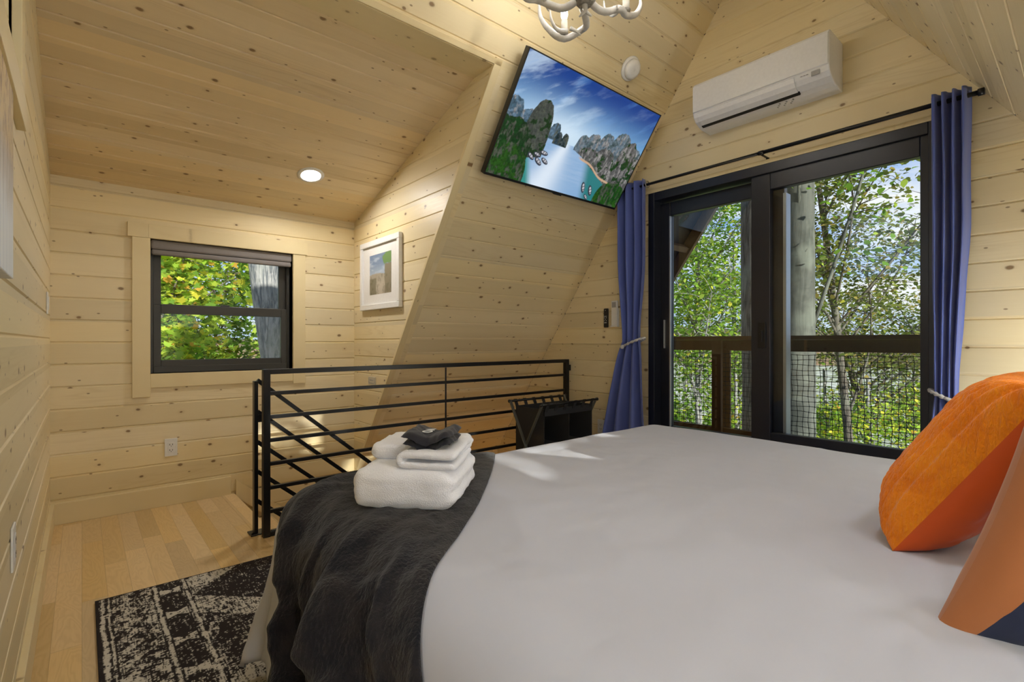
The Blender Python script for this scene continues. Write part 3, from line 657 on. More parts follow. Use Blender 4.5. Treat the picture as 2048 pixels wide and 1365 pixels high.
# hand towel folded in half: thick C shaped fold open towards the camera's right
O2 = TO+TE1*0.118+TE2*0.012
def fold_strip(mb, O, e1, e2, L1, L2, z0, H, th, amp=0.003):
    prof = []
    for k in range(9): prof.append((L1-(L1-H/2)*k/8, H))          # top layer right to left
    for k in range(1, 8): a = PI/2+PI*k/8; prof.append((H/2+H/2*math.cos(a), H/2+H/2*math.sin(a)))
    for k in range(9): prof.append((H/2+(L1-H/2)*k/8, 0))
    inner = []
    for k in range(9): inner.append((L1-(L1-H/2)*k/8, H-th))
    for k in range(1, 8): a = PI/2+PI*k/8; inner.append((H/2+(H/2-th)*math.cos(a), H/2+(H/2-th)*math.sin(a)))
    for k in range(9): inner.append((H/2+(L1-H/2)*k/8, th))
    loop = prof+inner[::-1]; n = len(loop); NN = 20; rows = []
    for i in range(NN+1):
        s = i/NN; ea = 1-0.10*(abs(2*s-1)**6)
        rows.append([O+e1*(p[0]+amp*fbm((p[0]*9, s*3, 1), 1))+e2*(s*L2+amp*2*fbm((p[0]*8, p[1]*8, i*.2), 1))+Vector((0, 0, z0+H/2+(p[1]-H/2)*ea+amp*fbm((p[0]*8, s*2, p[1]*20), 1))) for p in loop])
    b0 = len(mb.v)
    vs = [p for r in rows for p in r]; fs = []
    for i in range(NN):
        for k in range(n): fs.append((i*n+k, i*n+(k+1) % n, (i+1)*n+(k+1) % n, (i+1)*n+k))
    m_ = len(prof)
    for k in range(m_-1):
        fs.append((k, k+1, n-2-k, n-1-k)); o_ = NN*n; fs.append((o_+n-1-k, o_+n-2-k, o_+k+1, o_+k))
    mb.add(vs, fs, True)
fold_strip(t, O2, TE1, TE2, 0.160, 0.22, TZ+.104, 0.050, 0.020)
tag(t.build('hand_towel', M['towel_white'], sub=1), 'small white hand towel folded open on top of the bath towels', 'towel')
t = MB(); O3 = TO+TE1*0.125+TE2*0.035
def wavy(mb, O, L1, L2, z0, H):
    NU_, NV_ = 30, 22
    def S(u, v, top):
        q = O+TE1*(u*L1+0.005*fbm((u*3, v*3, 2), 1))+TE2*(v*L2+0.006*fbm((u*3, v*3, 4), 1))
        z = z0+(H if top else 0)*(1-(2*u-1)**8)*(1-(2*v-1)**8)+0.010*math.cos(u*2*PI)+0.004*fbm((u*3, v*3, 1), 1.5)
        return q+Vector((0, 0, z))
    mb.grid([[S(i/NU_, k/NV_, True) for k in range(NV_+1)] for i in range(NU_+1)])
    mb.grid([[S(i/NU_, k/NV_, False) for k in range(NV_+1)] for i in range(NU_+1)])
wavy(t, O3, 0.132, 0.15, TZ+.176, 0.019); wavy(t, O3+TE1*0.004+TE2*0.003, 0.128, 0.14, TZ+.157, 0.017)
wc = t.build('washcloth', M['washcloth'], solid=0)
tag(wc, 'charcoal washcloth with white script letters on top of the towel stack', 'washcloth')
def text_mesh(s, size, mat, mtx, name, parent, ext=0.0006):
    cu = bpy.data.curves.new(name, 'FONT'); cu.body = s; cu.size = size; cu.extrude = ext; cu.align_x = 'CENTER'; cu.align_y = 'CENTER'
    o = bpy.data.objects.new(name, cu); COL.objects.link(o)
    dg = bpy.context.evaluated_depsgraph_get(); me = bpy.data.meshes.new_from_object(o.evaluated_get(dg)); bpy.data.objects.remove(o)
    me.transform(mtx); base = wloc(parent)
    me.transform(Matrix.Translation(-base)); r = bpy.data.objects.new(name, me); COL.objects.link(r); r.parent = parent; me.materials.clear(); me.materials.append(mat); return r
# letters read from the right-hand side, lying on the cloth
c_ = O3+TE1*0.060+TE2*0.075; c_.z = TZ+.176+0.019-0.0095+0.006
ex = -TE2; ey = TE1
text_mesh('vo', 0.062, M['stitch_white'], Matrix(((ex.x, ey.x, 0, c_.x), (ex.y, ey.y, 0, c_.y), (0, 0, 1, c_.z), (0, 0, 0, 1))), 'stitched_letters', wc)

# ------------------------------------------------------------------ pillows
def pillow_pts(C, w, h, Lw, Lh, T, ribs=0, front=True, N=90, pinch=0.10, seed=0, ribamp=0.010):
    w = Vector(w).normalized(); h = Vector(h).normalized(); n = w.cross(h).normalized(); C = Vector(C)
    sg = 1 if front else -1; R = []
    for i in range(N+1):
        row = []
        for k in range(N+1):
            u = -1+2*i/N; v = -1+2*k/N
            u = math.copysign(1-(1-abs(u))**1.25, u); v = math.copysign(1-(1-abs(v))**1.25, v)
            pu = u*(1-pinch*(1-v*v)*u*u); pv = v*(1-pinch*(1-u*u)*v*v)
            t = T*((1-u**4)*(1-v**4))**0.5
            d = sg*t
            if ribs: d += sg*ribamp*min(1, (1-u*u)*5)*(abs(math.sin(ribs*PI*(u*0.5+0.5)+0.15*fbm((u, v, 3), 1.3))))**0.55
            d += 0.004*fbm((u*1.5+seed, v*1.5, sg), 2)*min(1, 6*(1-max(abs(u), abs(v))))
            row.append(C+w*pu*Lw/2+h*pv*Lh/2+n*d)
        R.append(row)
    return R
# orange pillow standing on its lower edge, leaning back towards the head of the bed
hP = Vector((-0.02, -0.54, 0.84)).normalized(); wP = Vector((1.0, -0.06, 0.02)).normalized()
cP = Vector((1.29, 0.275, 0.63))+wP*0.225+hP*0.21
po = thing('throw_pillow', 'bright orange ribbed faux fur pillow leaning at the head of the bed', 'pillow', tuple(cP))
MB().grid(pillow_pts(cP, wP, hP, 0.45, 0.42, 0.10, ribs=27, front=False, ribamp=0.015, N=260)).build('fur_front', M['fur_orange'], po, fixn=False)['label'] = 'orange ribbed fur side'
MB().grid(pillow_pts(cP, wP, hP, 0.45, 0.42, 0.08, front=True, seed=3)).build('satin_back', M['pillow_satin'], po, fixn=False)['label'] = 'plain red orange fabric side'
hQ = Vector((0.06, -0.27, 0.93)).normalized(); wQ = Vector((0.52, -0.83, -0.05)).normalized()
cQ = Vector((1.03, 0.175, 0.59))+wQ*0.24+hQ*0.24
pq = thing('throw_pillow', 'rust brown and navy fabric pillow at the right edge of the photo', 'pillow', tuple(cQ))
A_ = pillow_pts(cQ, wQ, hQ, 0.48, 0.48, 0.07, front=True, pinch=0.08); B_ = pillow_pts(cQ, wQ, hQ, 0.48, 0.48, 0.07, front=False, pinch=0.08, seed=4)
def two_tone():
    m = NT('pillow_two_tone'); v = m.coord()
    def dot(ax):
        d = m.n('ShaderNodeVectorMath', operation='DOT_PRODUCT'); m.set(d.inputs[0], v); d.inputs[1].default_value = tuple(ax); return d.outputs['Value']
    u_ = m.math('MULTIPLY_ADD', dot(wQ), 1/0.48, 0.5); v_ = m.math('MULTIPLY_ADD', dot(hQ), 1/0.48, 0.5)
    k = m.math('SUBTRACT', m.math('SUBTRACT', v_, m.math('MULTIPLY', u_, 2.5)), m.math('MULTIPLY_ADD', m.math('SINE', m.math('MULTIPLY', u_, 9.0)), -0.03, 0.03))
    c = m.mix(m.math('GREATER_THAN', k, 0.0), (0.012, 0.018, 0.05, 1), (0.40, 0.145, 0.05, 1))
    m.bsdf(c, 0.65, 0, 0.25, bump=m.noise(v, 900, 2), bstr=0.06, bdist=0.002, Sheen_Weight=0.2); return m.m
two_tone()
MB().grid(B_).build('back_panel', M['pillow_two_tone'], pq, fixn=False)
MB().grid(A_).build('front_panel', M['pillow_two_tone'], pq, fixn=False)['label'] = 'rust brown fabric with a navy corner'

# ------------------------------------------------------------------ colour grids (screen, print, rug)
def colour_grid(name, mat, parent, O, U, V, nu, nv, fn, thick=0.0):
    """flat sheet O + s*U + t*V with a colour per point given by fn(S, T) on numpy grids"""
    O = Vector(O)-(wloc(parent) if parent else Vector((0, 0, 0))); s = np.linspace(0, 1, nu); t = np.linspace(0, 1, nv); S_, T_ = np.meshgrid(s, t, indexing='ij')
    co = np.array(O)[None, None]+S_[..., None]*np.array(U)+T_[..., None]*np.array(V)
    me = bpy.data.meshes.new(name); nf = (nu-1)*(nv-1); me.vertices.add(nu*nv); me.vertices.foreach_set('co', co.reshape(-1).astype(np.float32))
    i, k = np.meshgrid(np.arange(nu-1), np.arange(nv-1), indexing='ij'); a = (i*nv+k).reshape(-1)
    fc = np.stack([a, a+nv, a+nv+1, a+1], 1).reshape(-1).astype(np.int32)
    me.loops.add(nf*4); me.loops.foreach_set('vertex_index', fc); me.polygons.add(nf); me.polygons.foreach_set('loop_start', np.arange(0, nf*4, 4, dtype=np.int32))
    me.update(calc_edges=True)
    col = np.clip(fn(S_, T_), 0, 1); at = me.color_attributes.new('col', 'FLOAT_COLOR', 'POINT')
    at.data.foreach_set('color', np.concatenate([col, np.ones(col.shape[:2]+(1,))], 2).reshape(-1).astype(np.float32))
    o = bpy.data.objects.new(name, me); COL.objects.link(o); o.parent = parent; me.materials.append(mat)
    if thick: md = o.modifiers.new('thick', 'SOLIDIFY'); md.thickness = thick; md.offset = -1
    return o
def vnoise(x, y, seed=0, octv=4):
    r = np.zeros_like(x); amp = 1; tot = 0
    for o in range(octv):
        g = np.random.default_rng(seed*31+o).random((257, 257)); xi = np.floor(x).astype(int); yi = np.floor(y).astype(int); fx = x-xi; fy = y-yi
        fx = fx*fx*(3-2*fx); fy = fy*fy*(3-2*fy); G = lambda a, b: g[a % 257, b % 257]
        r += amp*((G(xi, yi)*(1-fx)+G(xi+1, yi)*fx)*(1-fy)+(G(xi, yi+1)*(1-fx)+G(xi+1, yi+1)*fx)*fy); tot += amp; amp *= 0.55; x = x*2.03+7.1; y = y*2.03+3.7
    return r/tot
def lin(c): return np.array(srgb(*c)[:3])
def blend(img, mask, col):
    m = np.clip(mask, 0, 1)[..., None]; return img*(1-m)+(col if isinstance(col, np.ndarray) else lin(col))*m
def ss(x, a, b): t = np.clip((x-a)/(b-a), 0, 1); return t*t*(3-2*t)
ASP = 1.75
def tv_picture(S, T):
    X = S*ASP; Y = T                                   # Y up
    img = lin((18, 58, 132))[None, None]*np.ones(S.shape+(1,))
    g = ss(Y, 0.98, 0.42); img = img*(1-g[..., None])+lin((120, 175, 215))*g[..., None]
    rg = np.exp(-((X-0.62)**2/0.35+(Y-0.50)**2/0.035)); img = blend(img, rg*0.8, (215, 230, 240))
    cl = ss(vnoise(X*1.6+Y*3.2, Y*9-X*5.5, 3, 6), 0.5, 0.8)*ss(Y, 0.4, 0.6)*(1-0.8*ss(X+Y*.6, 0.8, 1.7)); img = blend(img, cl*0.6, (200, 222, 240))
    cl2 = ss(vnoise(X*1.5+Y*2, Y*8-X*6, 8, 5), 0.5, 0.8)*ss(Y, 0.5, 0.8); img = blend(img, cl2*0.35, (110, 160, 215))
    # water
    wl = 0.44
    w_ = lin((128, 164, 202))[None, None]*np.ones(S.shape+(1,)); bright = np.exp(-((X-(0.74-(0.44-Y)*0.3))/(0.05+0.38*(0.44-Y)))**2); w_ = blend(w_, bright*0.85, (222, 232, 242))
    w_ = blend(w_, ss(Y, 0.0, 0.2)*0.25*vnoise(X*8, Y*60, 5), (200, 210, 225))
    w_ = blend(w_, ss(X-(1.0+(0.36-Y)*0.35), 0, 0.14)*0.95, (28, 112, 112)); w_ = blend(w_, ss(0.52-X-Y*0.5+0.02, 0, 0.10)*0.95*ss(0.27-Y, 0, .05), (30, 130, 118))
    img = np.where((Y < wl)[..., None], w_, img)
    nz = vnoise(X*28, Y*20, 12, 5); nzz = vnoise(X*75, Y*60, 13, 3)
    def mount(img, top, bot, colr, colg, gm, seed, edge=0.004):
        m = ss(top(X)-Y+0.045*(vnoise(X*26, Y*9, seed)-0.5), 0, edge)*ss(Y-bot(X), 0, edge)
        rock = blend(np.ones(S.shape+(3,))*lin(colr), ss(vnoise(X*45, Y*16, seed+1, 5), 0.42, 0.7), (175, 172, 170) if gm < .6 else (95, 100, 88))
        rock = blend(rock, ss(vnoise(X*25, Y*25, seed+2, 4), 0.5, 0.35)*1.0, colg)
        rock = rock*(0.2+1.0*vnoise(X*60, Y*60, seed+3, 4))[..., None]*0.8
        return blend(img, m, rock)
    bump = lambda x, c, w, h: h*np.clip(1-np.abs((x-c)/w)**2.6, 0, 1)**0.5
    far = lambda c1: (lambda x: wl-0.01+sum(bump(x, c, w_2, h) for c, w_2, h in c1))
    mx_ = lambda L: (lambda x: np.max([L0+0*x if not isinstance(L0, tuple) else np.where(np.abs(x-L0[0]) < L0[1], L0[3]+bump(x, L0[0], L0[1], L0[2]), -1) for L0 in L], axis=0))
    img = mount(img, mx_([(0.06, 0.11, 0.22, 0.44), (0.22, 0.12, 0.18, 0.42)]), lambda x: 0.36+0*x, (110, 140, 165), (80, 110, 130), 0.3, 21)
    img = mount(img, mx_([(0.55, 0.07, 0.14, 0.44)]), lambda x: 0.43+0*x, (110, 140, 165), (80, 105, 120), 0.7, 25)
    img = mount(img, mx_([(0.62, 0.05, 0.10, 0.42), (0.70, 0.045, 0.11, 0.41)]), lambda x: 0.40+0*x, (60, 80, 95), (35, 55, 55), 0.7, 29)
    img = mount(img, mx_([(0.93, 0.09, 0.16, 0.41), (1.06, 0.12, 0.22, 0.40), (1.22, 0.13, 0.26, 0.40), (1.42, 0.16, 0.32, 0.40), (1.62, 0.2, 0.25, 0.38)]), lambda x: 0.41-0.3*np.clip(x-0.86, 0, 2), (120, 140, 155), (90, 110, 115), 0.3, 33)
    img = mount(img, mx_([(1.05, 0.14, 0.10, 0.38), (1.28, 0.15, 0.17, 0.36), (1.57, 0.14, 0.33, 0.34), (1.70, 0.12, 0.2, 0.34)]), lambda x: 0.40-0.42*np.clip(x-0.92, 0, 2), (105, 105, 105), (38, 75, 35), 0.5, 37)
    img = mount(img, mx_([(0.36, 0.15, 0.42, 0.30)]), lambda x: 0.20+0.25*np.clip(x-.3, 0, 1), (84, 90, 84), (34, 66, 30), 0.6, 41)
    img = mount(img, mx_([(0.10, 0.2, 0.18, 0.33), (0.2, 0.16, 0.1, 0.30)]), lambda x: 0.16+0*x, (28, 62, 28), (20, 70, 24), 0.9, 45)
    img = mount(img, mx_([(0.10, 0.30, 0.25, 0.05)]), lambda x: 0*x-1, (30, 78, 26), (44, 92, 26), 0.9, 49)
    # beach curve and right bush
    bc = np.abs(Y-(0.392-0.34*(X-0.92)+0.012*np.sin(X*18))); img = blend(img, (1-ss(bc, 0.006, 0.014))*ss(X, 0.93, 1.0)*ss(1.50-X, 0, 0.03), (190, 158, 130))
    img = blend(img, (1-ss(np.abs(X-1.485-0.04*np.sin(Y*30))*1.0, 0.015, 0.035))*ss(0.235-Y, 0, 0.02), (176, 132, 98))
    img = mount(img, mx_([(1.58, 0.22, 0.22, 0.03)]), lambda x: 0*x-1, (30, 80, 24), (46, 98, 26), 0.9, 53)
    # boats
    for (bx, by, s, an) in ((0.40, 0.24, 0.05, -0.5), (0.50, 0.215, 0.055, -0.5), (0.57, 0.235, 0.05, -0.4), (0.53, 0.30, 0.05, -0.1), (0.46, 0.27, 0.045, -0.2), (1.17, 0.11, 0.06, -1.1), (1.28, 0.10, 0.06, -1.0), (1.26, 0.025, 0.04, -0.6)):
        dx = (X-bx)*math.cos(an)+(Y-by)*math.sin(an); dy = -(X-bx)*math.sin(an)+(Y-by)*math.cos(an)
        d = np.hypot(dx/s, dy/(s*0.42)); img = blend(img, 1-ss(d, 0.85, 1.1), (45, 48, 60)); d2 = np.hypot((dx)/(s*.8), (dy-s*.08)/(s*0.25)); img = blend(img, (1-ss(d2, 0.8, 1.0))*(0.35+0.65*(np.sin(dx/s*11) > 0))*0.8, (205, 205, 212))
    return img
DN = Vector((0, -SLP/nl, -1/nl))                      # out of the TV slope into the room
tvl = slope_pt(1.805, 2.44, 0.098); tvw = 1.242; tvh = 0.703
tv = thing('television', 'flat television showing a bay of green limestone peaks, on the sloping wall', 'television', tuple(tvl))
U_ = Vector((1, 0, 0)); V_ = Vector(sl)
def slab(O, u0, u1, v0, v1, d0, d1):
    mb = MB(); vs = []
    for d in (d0, d1):
        for u, v in ((u0, v0), (u1, v0), (u1, v1), (u0, v1)): vs.append(O+U_*u+V_*v+DN*d)
    return mb.add(vs, [(0,1,2,3),(4,5,6,7),(0,1,5,4),(1,2,6,5),(2,3,7,6),(3,0,4,7)])
slab(tvl, 0, tvw, 0, tvh, -0.035, 0).build('casing', M['black_plastic'], tv, 0.003)
bz = MB(); O = tvl
for a in ((0, tvw, 0, 0.014), (0, tvw, tvh-.007, tvh), (0, 0.007, .014, tvh-.007), (tvw-.007, tvw, .014, tvh-.007)):
    s_ = slab(tvl, *a, 0.0005, 0.004); bz.add(s_.v, s_.f)
bz.build('bezel', M['black_plastic'], tv)
colour_grid('screen', M['tv_picture'], tv, tvl+U_*0.007+V_*0.014+DN*0.0015, U_*(tvw-.014), V_*(tvh-.021), 470, 270, tv_picture)
slab(tvl, .35, .85, .2, .5, -0.097, -0.0355).build('wall_mount', M['black_metal'], tv)
slab(tvl, .60, .67, -0.008, -0.0001, -0.02, -0.001).build('sensor', M['black_plastic'], tv)

# framed print on the cheek
pf = thing('picture_frame', 'white framed landscape print with white mat on the dormer side wall', 'picture', (XC, 3.45, 1.31))
x_ = XC
fr = MB()
for a in ((3.13, 3.77, 1.31, 1.352), (3.13, 3.77, 1.79, 1.832), (3.13, 3.166, 1.352, 1.79), (3.734, 3.77, 1.352, 1.79)): fr.box((x_-.030, a[0], a[2]), (x_-0.0005, a[1], a[3]))
fr.build('frame', M['frame_white'], pf, 0.004)
simple('mat_board', M['mat_board'], (x_-.014, 3.166, 1.352), (x_-.006, 3.734, 1.79), pf, 0)
def print_pic(S, T):
    X, Y = 1-S, T
    img = blend(np.ones(S.shape+(3,))*lin((120, 138, 165)), ss(0.85-Y, 0, 0.5), (176, 188, 200))
    img = blend(img, ss(vnoise(X*3, Y*9, 61), 0.5, 0.75)*0.6, (190, 200, 212))
    img = blend(img, ss(0.50-Y+0.03*np.sin(X*5), 0, 0.01), (165, 156, 140)); img = blend(img, ss(0.44-Y, 0, 0.25)*0.8, (184, 174, 158))
    t = ss(X-0.72+0.05*vnoise(Y*6, X*6, 62), 0, 0.03)*ss(0.68-Y+0.08*vnoise(X*9, Y*9, 64), 0, 0.02); img = blend(img, t, (134, 126, 106))
    t = ss(0.30-X-0.9*(0.42-Y)*0+0.06*vnoise(Y*8, X*8, 65), 0, 0.03)*ss(0.42-Y, 0, 0.03)*ss(X+0.9*Y, 0.0, .05); img = blend(img, t, (130, 124, 104))
    img = blend(img, ss(vnoise(X*14, Y*14, 66), 0.5, 0.7)*ss(0.5-Y, 0, .02)*0.4, (92, 88, 66))
    d = np.hypot((X-0.85)/0.30, (Y-0.86)/0.16)+0.5*vnoise(X*10, Y*10, 63)-.25; img = blend(img, 1-ss(d, 0.8, 1.0), (112, 142, 88)); return img
colour_grid('print', M['print_picture'], pf, (x_-.0146, 3.27, 1.424), (0, 0.352, 0), (0, 0, 0.30), 70, 60, print_pic)

# canvas on the left wall
cv = simple('canvas_art', M['canvas_art'], (XL+.0005, 0.55, 1.19), (XL+.04, 1.355, 1.548), bevel=0.002)
cv.location = (0, 0, 1.19); cv.data.transform(Matrix.Translation((0, 0, -1.19)))
tag(cv, 'gold and silver abstract canvas at the left edge of the photo', 'painting')

# rug
RGX, RGY = 0.04, 2.655
def rug_pic(S, T):
    x = S*1.6; y = (1-T)*1.9                           # x from the left border, y down from the far edge
    wx = x+0.010*(vnoise(y*4, x*2, 71)-0.5)
    fineN = vnoise(x*300, y*45, 72, 2); blot = vnoise(x*22, y*22, 73, 4); big = vnoise(x*5, y*5, 74, 3); horiz = vnoise(x*90, y*260, 75, 2)
    pat = np.zeros_like(x)
    line = lambda c, w_: np.clip(1.35-np.abs(wx-c)/w_, 0, 1)
    pat = np.maximum(pat, line(0.022, 0.008)); pat = np.maximum(pat, line(0.042, 0.004)*0.8)
    pat = np.maximum(pat, line(0.195, 0.008)); pat = np.maximum(pat, line(0.180, 0.003)*.6); pat = np.maximum(pat, line(0.300, 0.008)); pat = np.maximum(pat, line(0.288, 0.003)*.5)
    band = ((wx > 0.052) & (wx < 0.178)); zig = np.abs(((y*11+(wx-0.115)*12*np.sign(np.sin(y*70))) % 1.0)-0.5)*2
    pat = np.where(band, np.maximum(pat, 0.30+0.40*(zig > 0.55)+0.35*(blot-0.5)), pat)
    mid = ((wx > 0.205) & (wx < 0.285)); cy_ = (y % 0.22)-0.10; hg = (np.abs(cy_) < 0.012+0.55*np.abs(wx-0.245)) & (np.abs(cy_) < 0.034) & (np.abs(wx-0.245) < 0.036)
    pat = np.where(mid, np.maximum(pat, np.where(hg, 0.95, 0.16*(np.abs(cy_) > .05))), pat)
    # large triangles right of the third line
    rt = wx > 0.312; q = (y-0.20) % 0.86; tri = np.abs(q-0.43) < (0.43-(wx-0.31)*0.95)
    inner = np.abs(q-0.43) < (0.26-(wx-0.31)*0.95)
    pat = np.where(rt, np.where(tri & ~inner, 0.75, np.where(inner, 0.14+.3*(big > .5), 0.07)), pat)
    wear = 0.5*fineN+0.5*horiz
    m = 0.9*ss(pat*1.15-0.25-(wear-0.5)*3.4-(big-0.5)*0.7-(blot-0.5)*0.5, 0.34, 0.52)
    edge = (wx < 0.012) | (y < 0.008); m = np.where(edge, m*0.05, m)
    return blend(np.ones(x.shape+(3,))*np.array([0.022, 0.017, 0.017]), m, np.array([0.60, 0.57, 0.50]))
rg = colour_grid('area_rug', M['rug_weave'], None, (RGX, RGY-1.9, 0.010), (1.6, 0, 0), (0, 1.9, 0), 560, 660, rug_pic, thick=0.0095)
tag(rg, 'black rug with distressed cream tribal pattern, partly under the bed', 'rug')

# ------------------------------------------------------------------ hamper
hm = thing('laundry_hamper', 'black folding laundry hamper with two compartments beside the railing', 'hamper', (2.75, 2.71, 0))
hx0, hx1, hy0, hy1, hz = 2.455, 3.04, 2.53, 2.87, 0.62
for x in (hx0, hx1):
    for a, b2 in ((hy0, hy1), (hy1, hy0)):
        dx = 0.006 if a == hy0 else -0.006
        MB().bar((x+dx, a, hz+0.01), (x+dx, b2, 0.01), 0.010, 0.022, up=(1, 0, 0)).build('leg', M['hamper_metal'], hm, 0.002)
for y in (hy0, hy1):
    MB().tube([(hx0-.01, y, hz), (hx1+.01, y, hz)], 0.009, 10).build('top_bar', M['black_metal'], hm)
    for x in (hx0-.012, hx1+.012): MB().lathe([(0, 0), (.013, .003), (.013, .012), (0, .014)], (x-.007, y, hz), 10, Matrix.Rotation(PI/2, 3, 'Y')).build('end_cap', M['black_plastic'], hm)
bag = MB(); i0, i1, j0, j1, zt, zb = hx0+.035, hx1-.03, hy0+.015, hy1-.02, hz-.035, 0.10
bag.box((i0, j0, zb), (i0+.004, j1, zt)).box((i1-.004, j0, zb), (i1, j1, zt)).box((i0, j1-.004, zb), (i1, j1, zt)).box((i0, j0, zb), (i1, j1, zb+.004))
bag.box(((i0+i1)/2-.002, j0, zb), ((i0+i1)/2+.002, j1, zt)).box((i0, j0, zt-.05), (i1, j0+.004, zt)).box((i0, j0, zb), (i1, j0+.004, zb+.22)).box((i0, j0, zb+.20), (i1, j1, zb+.204))
bag.build('bag', M['hamper_cloth'], hm)
for y in (j0+.002, j1-.002):
    for k in range(6):
        x = i0+.02+(i1-i0-.04)*k/5; yy = hy0 if y < 2.7 else hy1
        MB().bar((x-.001, y, zt-.02), (x, yy-.011 if y < 2.7 else yy+.011, hz+.011), 0.03, 0.003, up=(0, 1, 0)).build('strap', M['hamper_cloth'], hm)

# ------------------------------------------------------------------ curtains, rod, tiebacks
RX_ = XD-0.085
rod = thing('curtain_rod', 'black curtain rod above the sliding door', 'curtain rod', (RX_, 1.3, 2.21))
MB().tube([(RX_, 0.335, 2.212), (RX_, 1.31, 2.212)], 0.0115, 14).build('pole', M['black_metal'], rod)
MB().tube([(RX_, 1.30, 2.212), (RX_, 2.36, 2.212)], 0.0095, 14).build('pole', M['black_metal'], rod)
MB().tube([(RX_, 1.295, 2.212), (RX_, 1.325, 2.212)], 0.0135, 14).build('joint_ring', M['black_metal'], rod)
MB().tube([(RX_, 0.322, 2.212), (RX_, 0.345, 2.212)], 0.017, 14).build('end_cap', M['black_metal'], rod)
for y in (1.306, 2.33):
    b_ = MB(); b_.box((RX_-.004, y-.006, 2.196), (XD-.004, y+.006, 2.2005)).box((XD-.004, y-.009, 2.13), (XD-.0002, y+.009, 2.2005)).box((RX_-.012, y-.006, 2.196), (RX_-.004+.02, y+.006, 2.2)); b_.build('bracket', M['black_metal'], rod)
def curtain(label, y0, y1, ztie, zbot, tie_y0, tie_y1, bot_y0, bot_y1, nf, side, ph):
    N, K = 170, 90; P = []; ztop = 2.255
    for i in range(N+1):
        s = i/N; row = []
        for k in range(K+1):
            t = k/K; z = ztop+(zbot-ztop)*t
            if z > ztie:
                q = (ztop-z)/(ztop-ztie); e = ss(np.array(q), 0.35, 1.0)**1.3; a0 = y0+(tie_y0-y0)*e; a1 = y1+(tie_y1-y1)*e; amp = 0.042*(1-0.45*e)
            else:
                q = (ztie-z)/(ztie-zbot); e = q**0.75; a0 = tie_y0+(bot_y0-tie_y0)*e; a1 = tie_y1+(bot_y1-tie_y1)*e; amp = 0.024+0.022*e
            ss_ = s+0.012*math.sin(z*3+s*9)
            yy = a0+(a1-a0)*ss_+0.006*fbm((s*3, z*1.0, ph), 1); cc = math.cos(nf*2*PI*s+ph)
            xx = RX_-0.004+amp*math.copysign(abs(cc)**0.75, cc)+0.006*fbm((s*4, z*1.4, ph+4), 1)
            if abs(z-2.212) < 0.03: pass
            row.append(Vector((min(xx, XD-.016), yy, z+0.008*cc*(1 if k == 0 else 0))))
        P.append(row)
    o = thing('curtain', label, 'curtain', (RX_, (y0+y1)/2, zbot))
    MB().grid(P).build('panel', M['curtain_blue'], o, solid=0.003)
    return o
cl_ = curtain('blue grommet curtain tied back on the left of the sliding door', 2.115, 2.345, 1.06, 0.03, 2.165, 2.315, 2.085, 2.555, 3, 1, PI)
cr_ = curtain('blue grommet curtain tied back on the right of the sliding door', 0.372, 0.515, 0.80, 0.03, 0.412, 0.505, 0.35, 0.56, 4.0, 1, 0)
# visible grommet on the left curtain
MB().lathe([(0.017, -.002), (0.026, -.002), (0.026, .002), (0.017, .002), (0.017, -.002)], (RX_, 2.112, 2.212), 20, Matrix.Rotation(PI/2, 3, 'X'), False).build('grommet', M['grommet'], cl_)
def tieback(label, y0, y1, z, dz, xn):
    pts = []; n = 36
    for k in range(n+1):
        a = 2*PI*k/n; pts.append(((RX_+0.005)-0.045*math.cos(a), (y0+y1)/2+(y1-y0)/2*1.08*math.sin(a), z+dz*math.sin(a)))
    t = thing('curtain_tieback', label, 'tieback', (RX_, (y0+y1)/2, z))
    for ph in (0, PI):
        q = [Vector(p)+Vector((0.005*math.cos(k*1.5+ph), 0, 0.005*math.sin(k*1.5+ph))) for k, p in enumerate(pts)]
        MB().tube(q, 0.0065, 8).build('cord', M['rope'], t)
    MB().lathe([(0, -.016), (.011, -.013), (.016, 0), (.011, .013), (0, .016)], (RX_-.05, xn, z+dz*math.copysign(.75, xn-(y0+y1)/2)-.004), 14).build('knot', M['rope'], t)
tieback('white rope tieback around the left curtain', 2.15, 2.325, 1.06, -0.035, 2.30)
tieback('white rope tieback around the right curtain', 0.40, 0.515, 0.805, 0.03, 0.415)

# ------------------------------------------------------------------ air conditioner
ac = thing('air_conditioner', 'white wall mounted air conditioner above the sliding door', 'air conditioner', (XD, 1.29, 2.45))
AY0, AY1 = 0.905, 1.68
prof = [(XD-.0005, 2.722), (XD-.205, 2.722), (XD-.218, 2.714), (XD-.222, 2.69), (XD-.224, 2.60), (XD-.222, 2.53), (XD-.212, 2.505), (XD-.19, 2.483), (XD-.15, 2.465), (XD-.11, 2.455), (XD-.0005, 2.452)]
MB().prism(prof, 1, AY0, AY1).build('body', M['ac_white'], ac, 0.006)
fp = MB(); fp.prism([(XD-.2245, 2.705), (XD-.229, 2.70), (XD-.231, 2.61), (XD-.229, 2.538), (XD-.2235, 2.534)], 1, AY0+.004, AY1-.004); fp.build('front_panel', M['ac_white'], ac, 0.002)
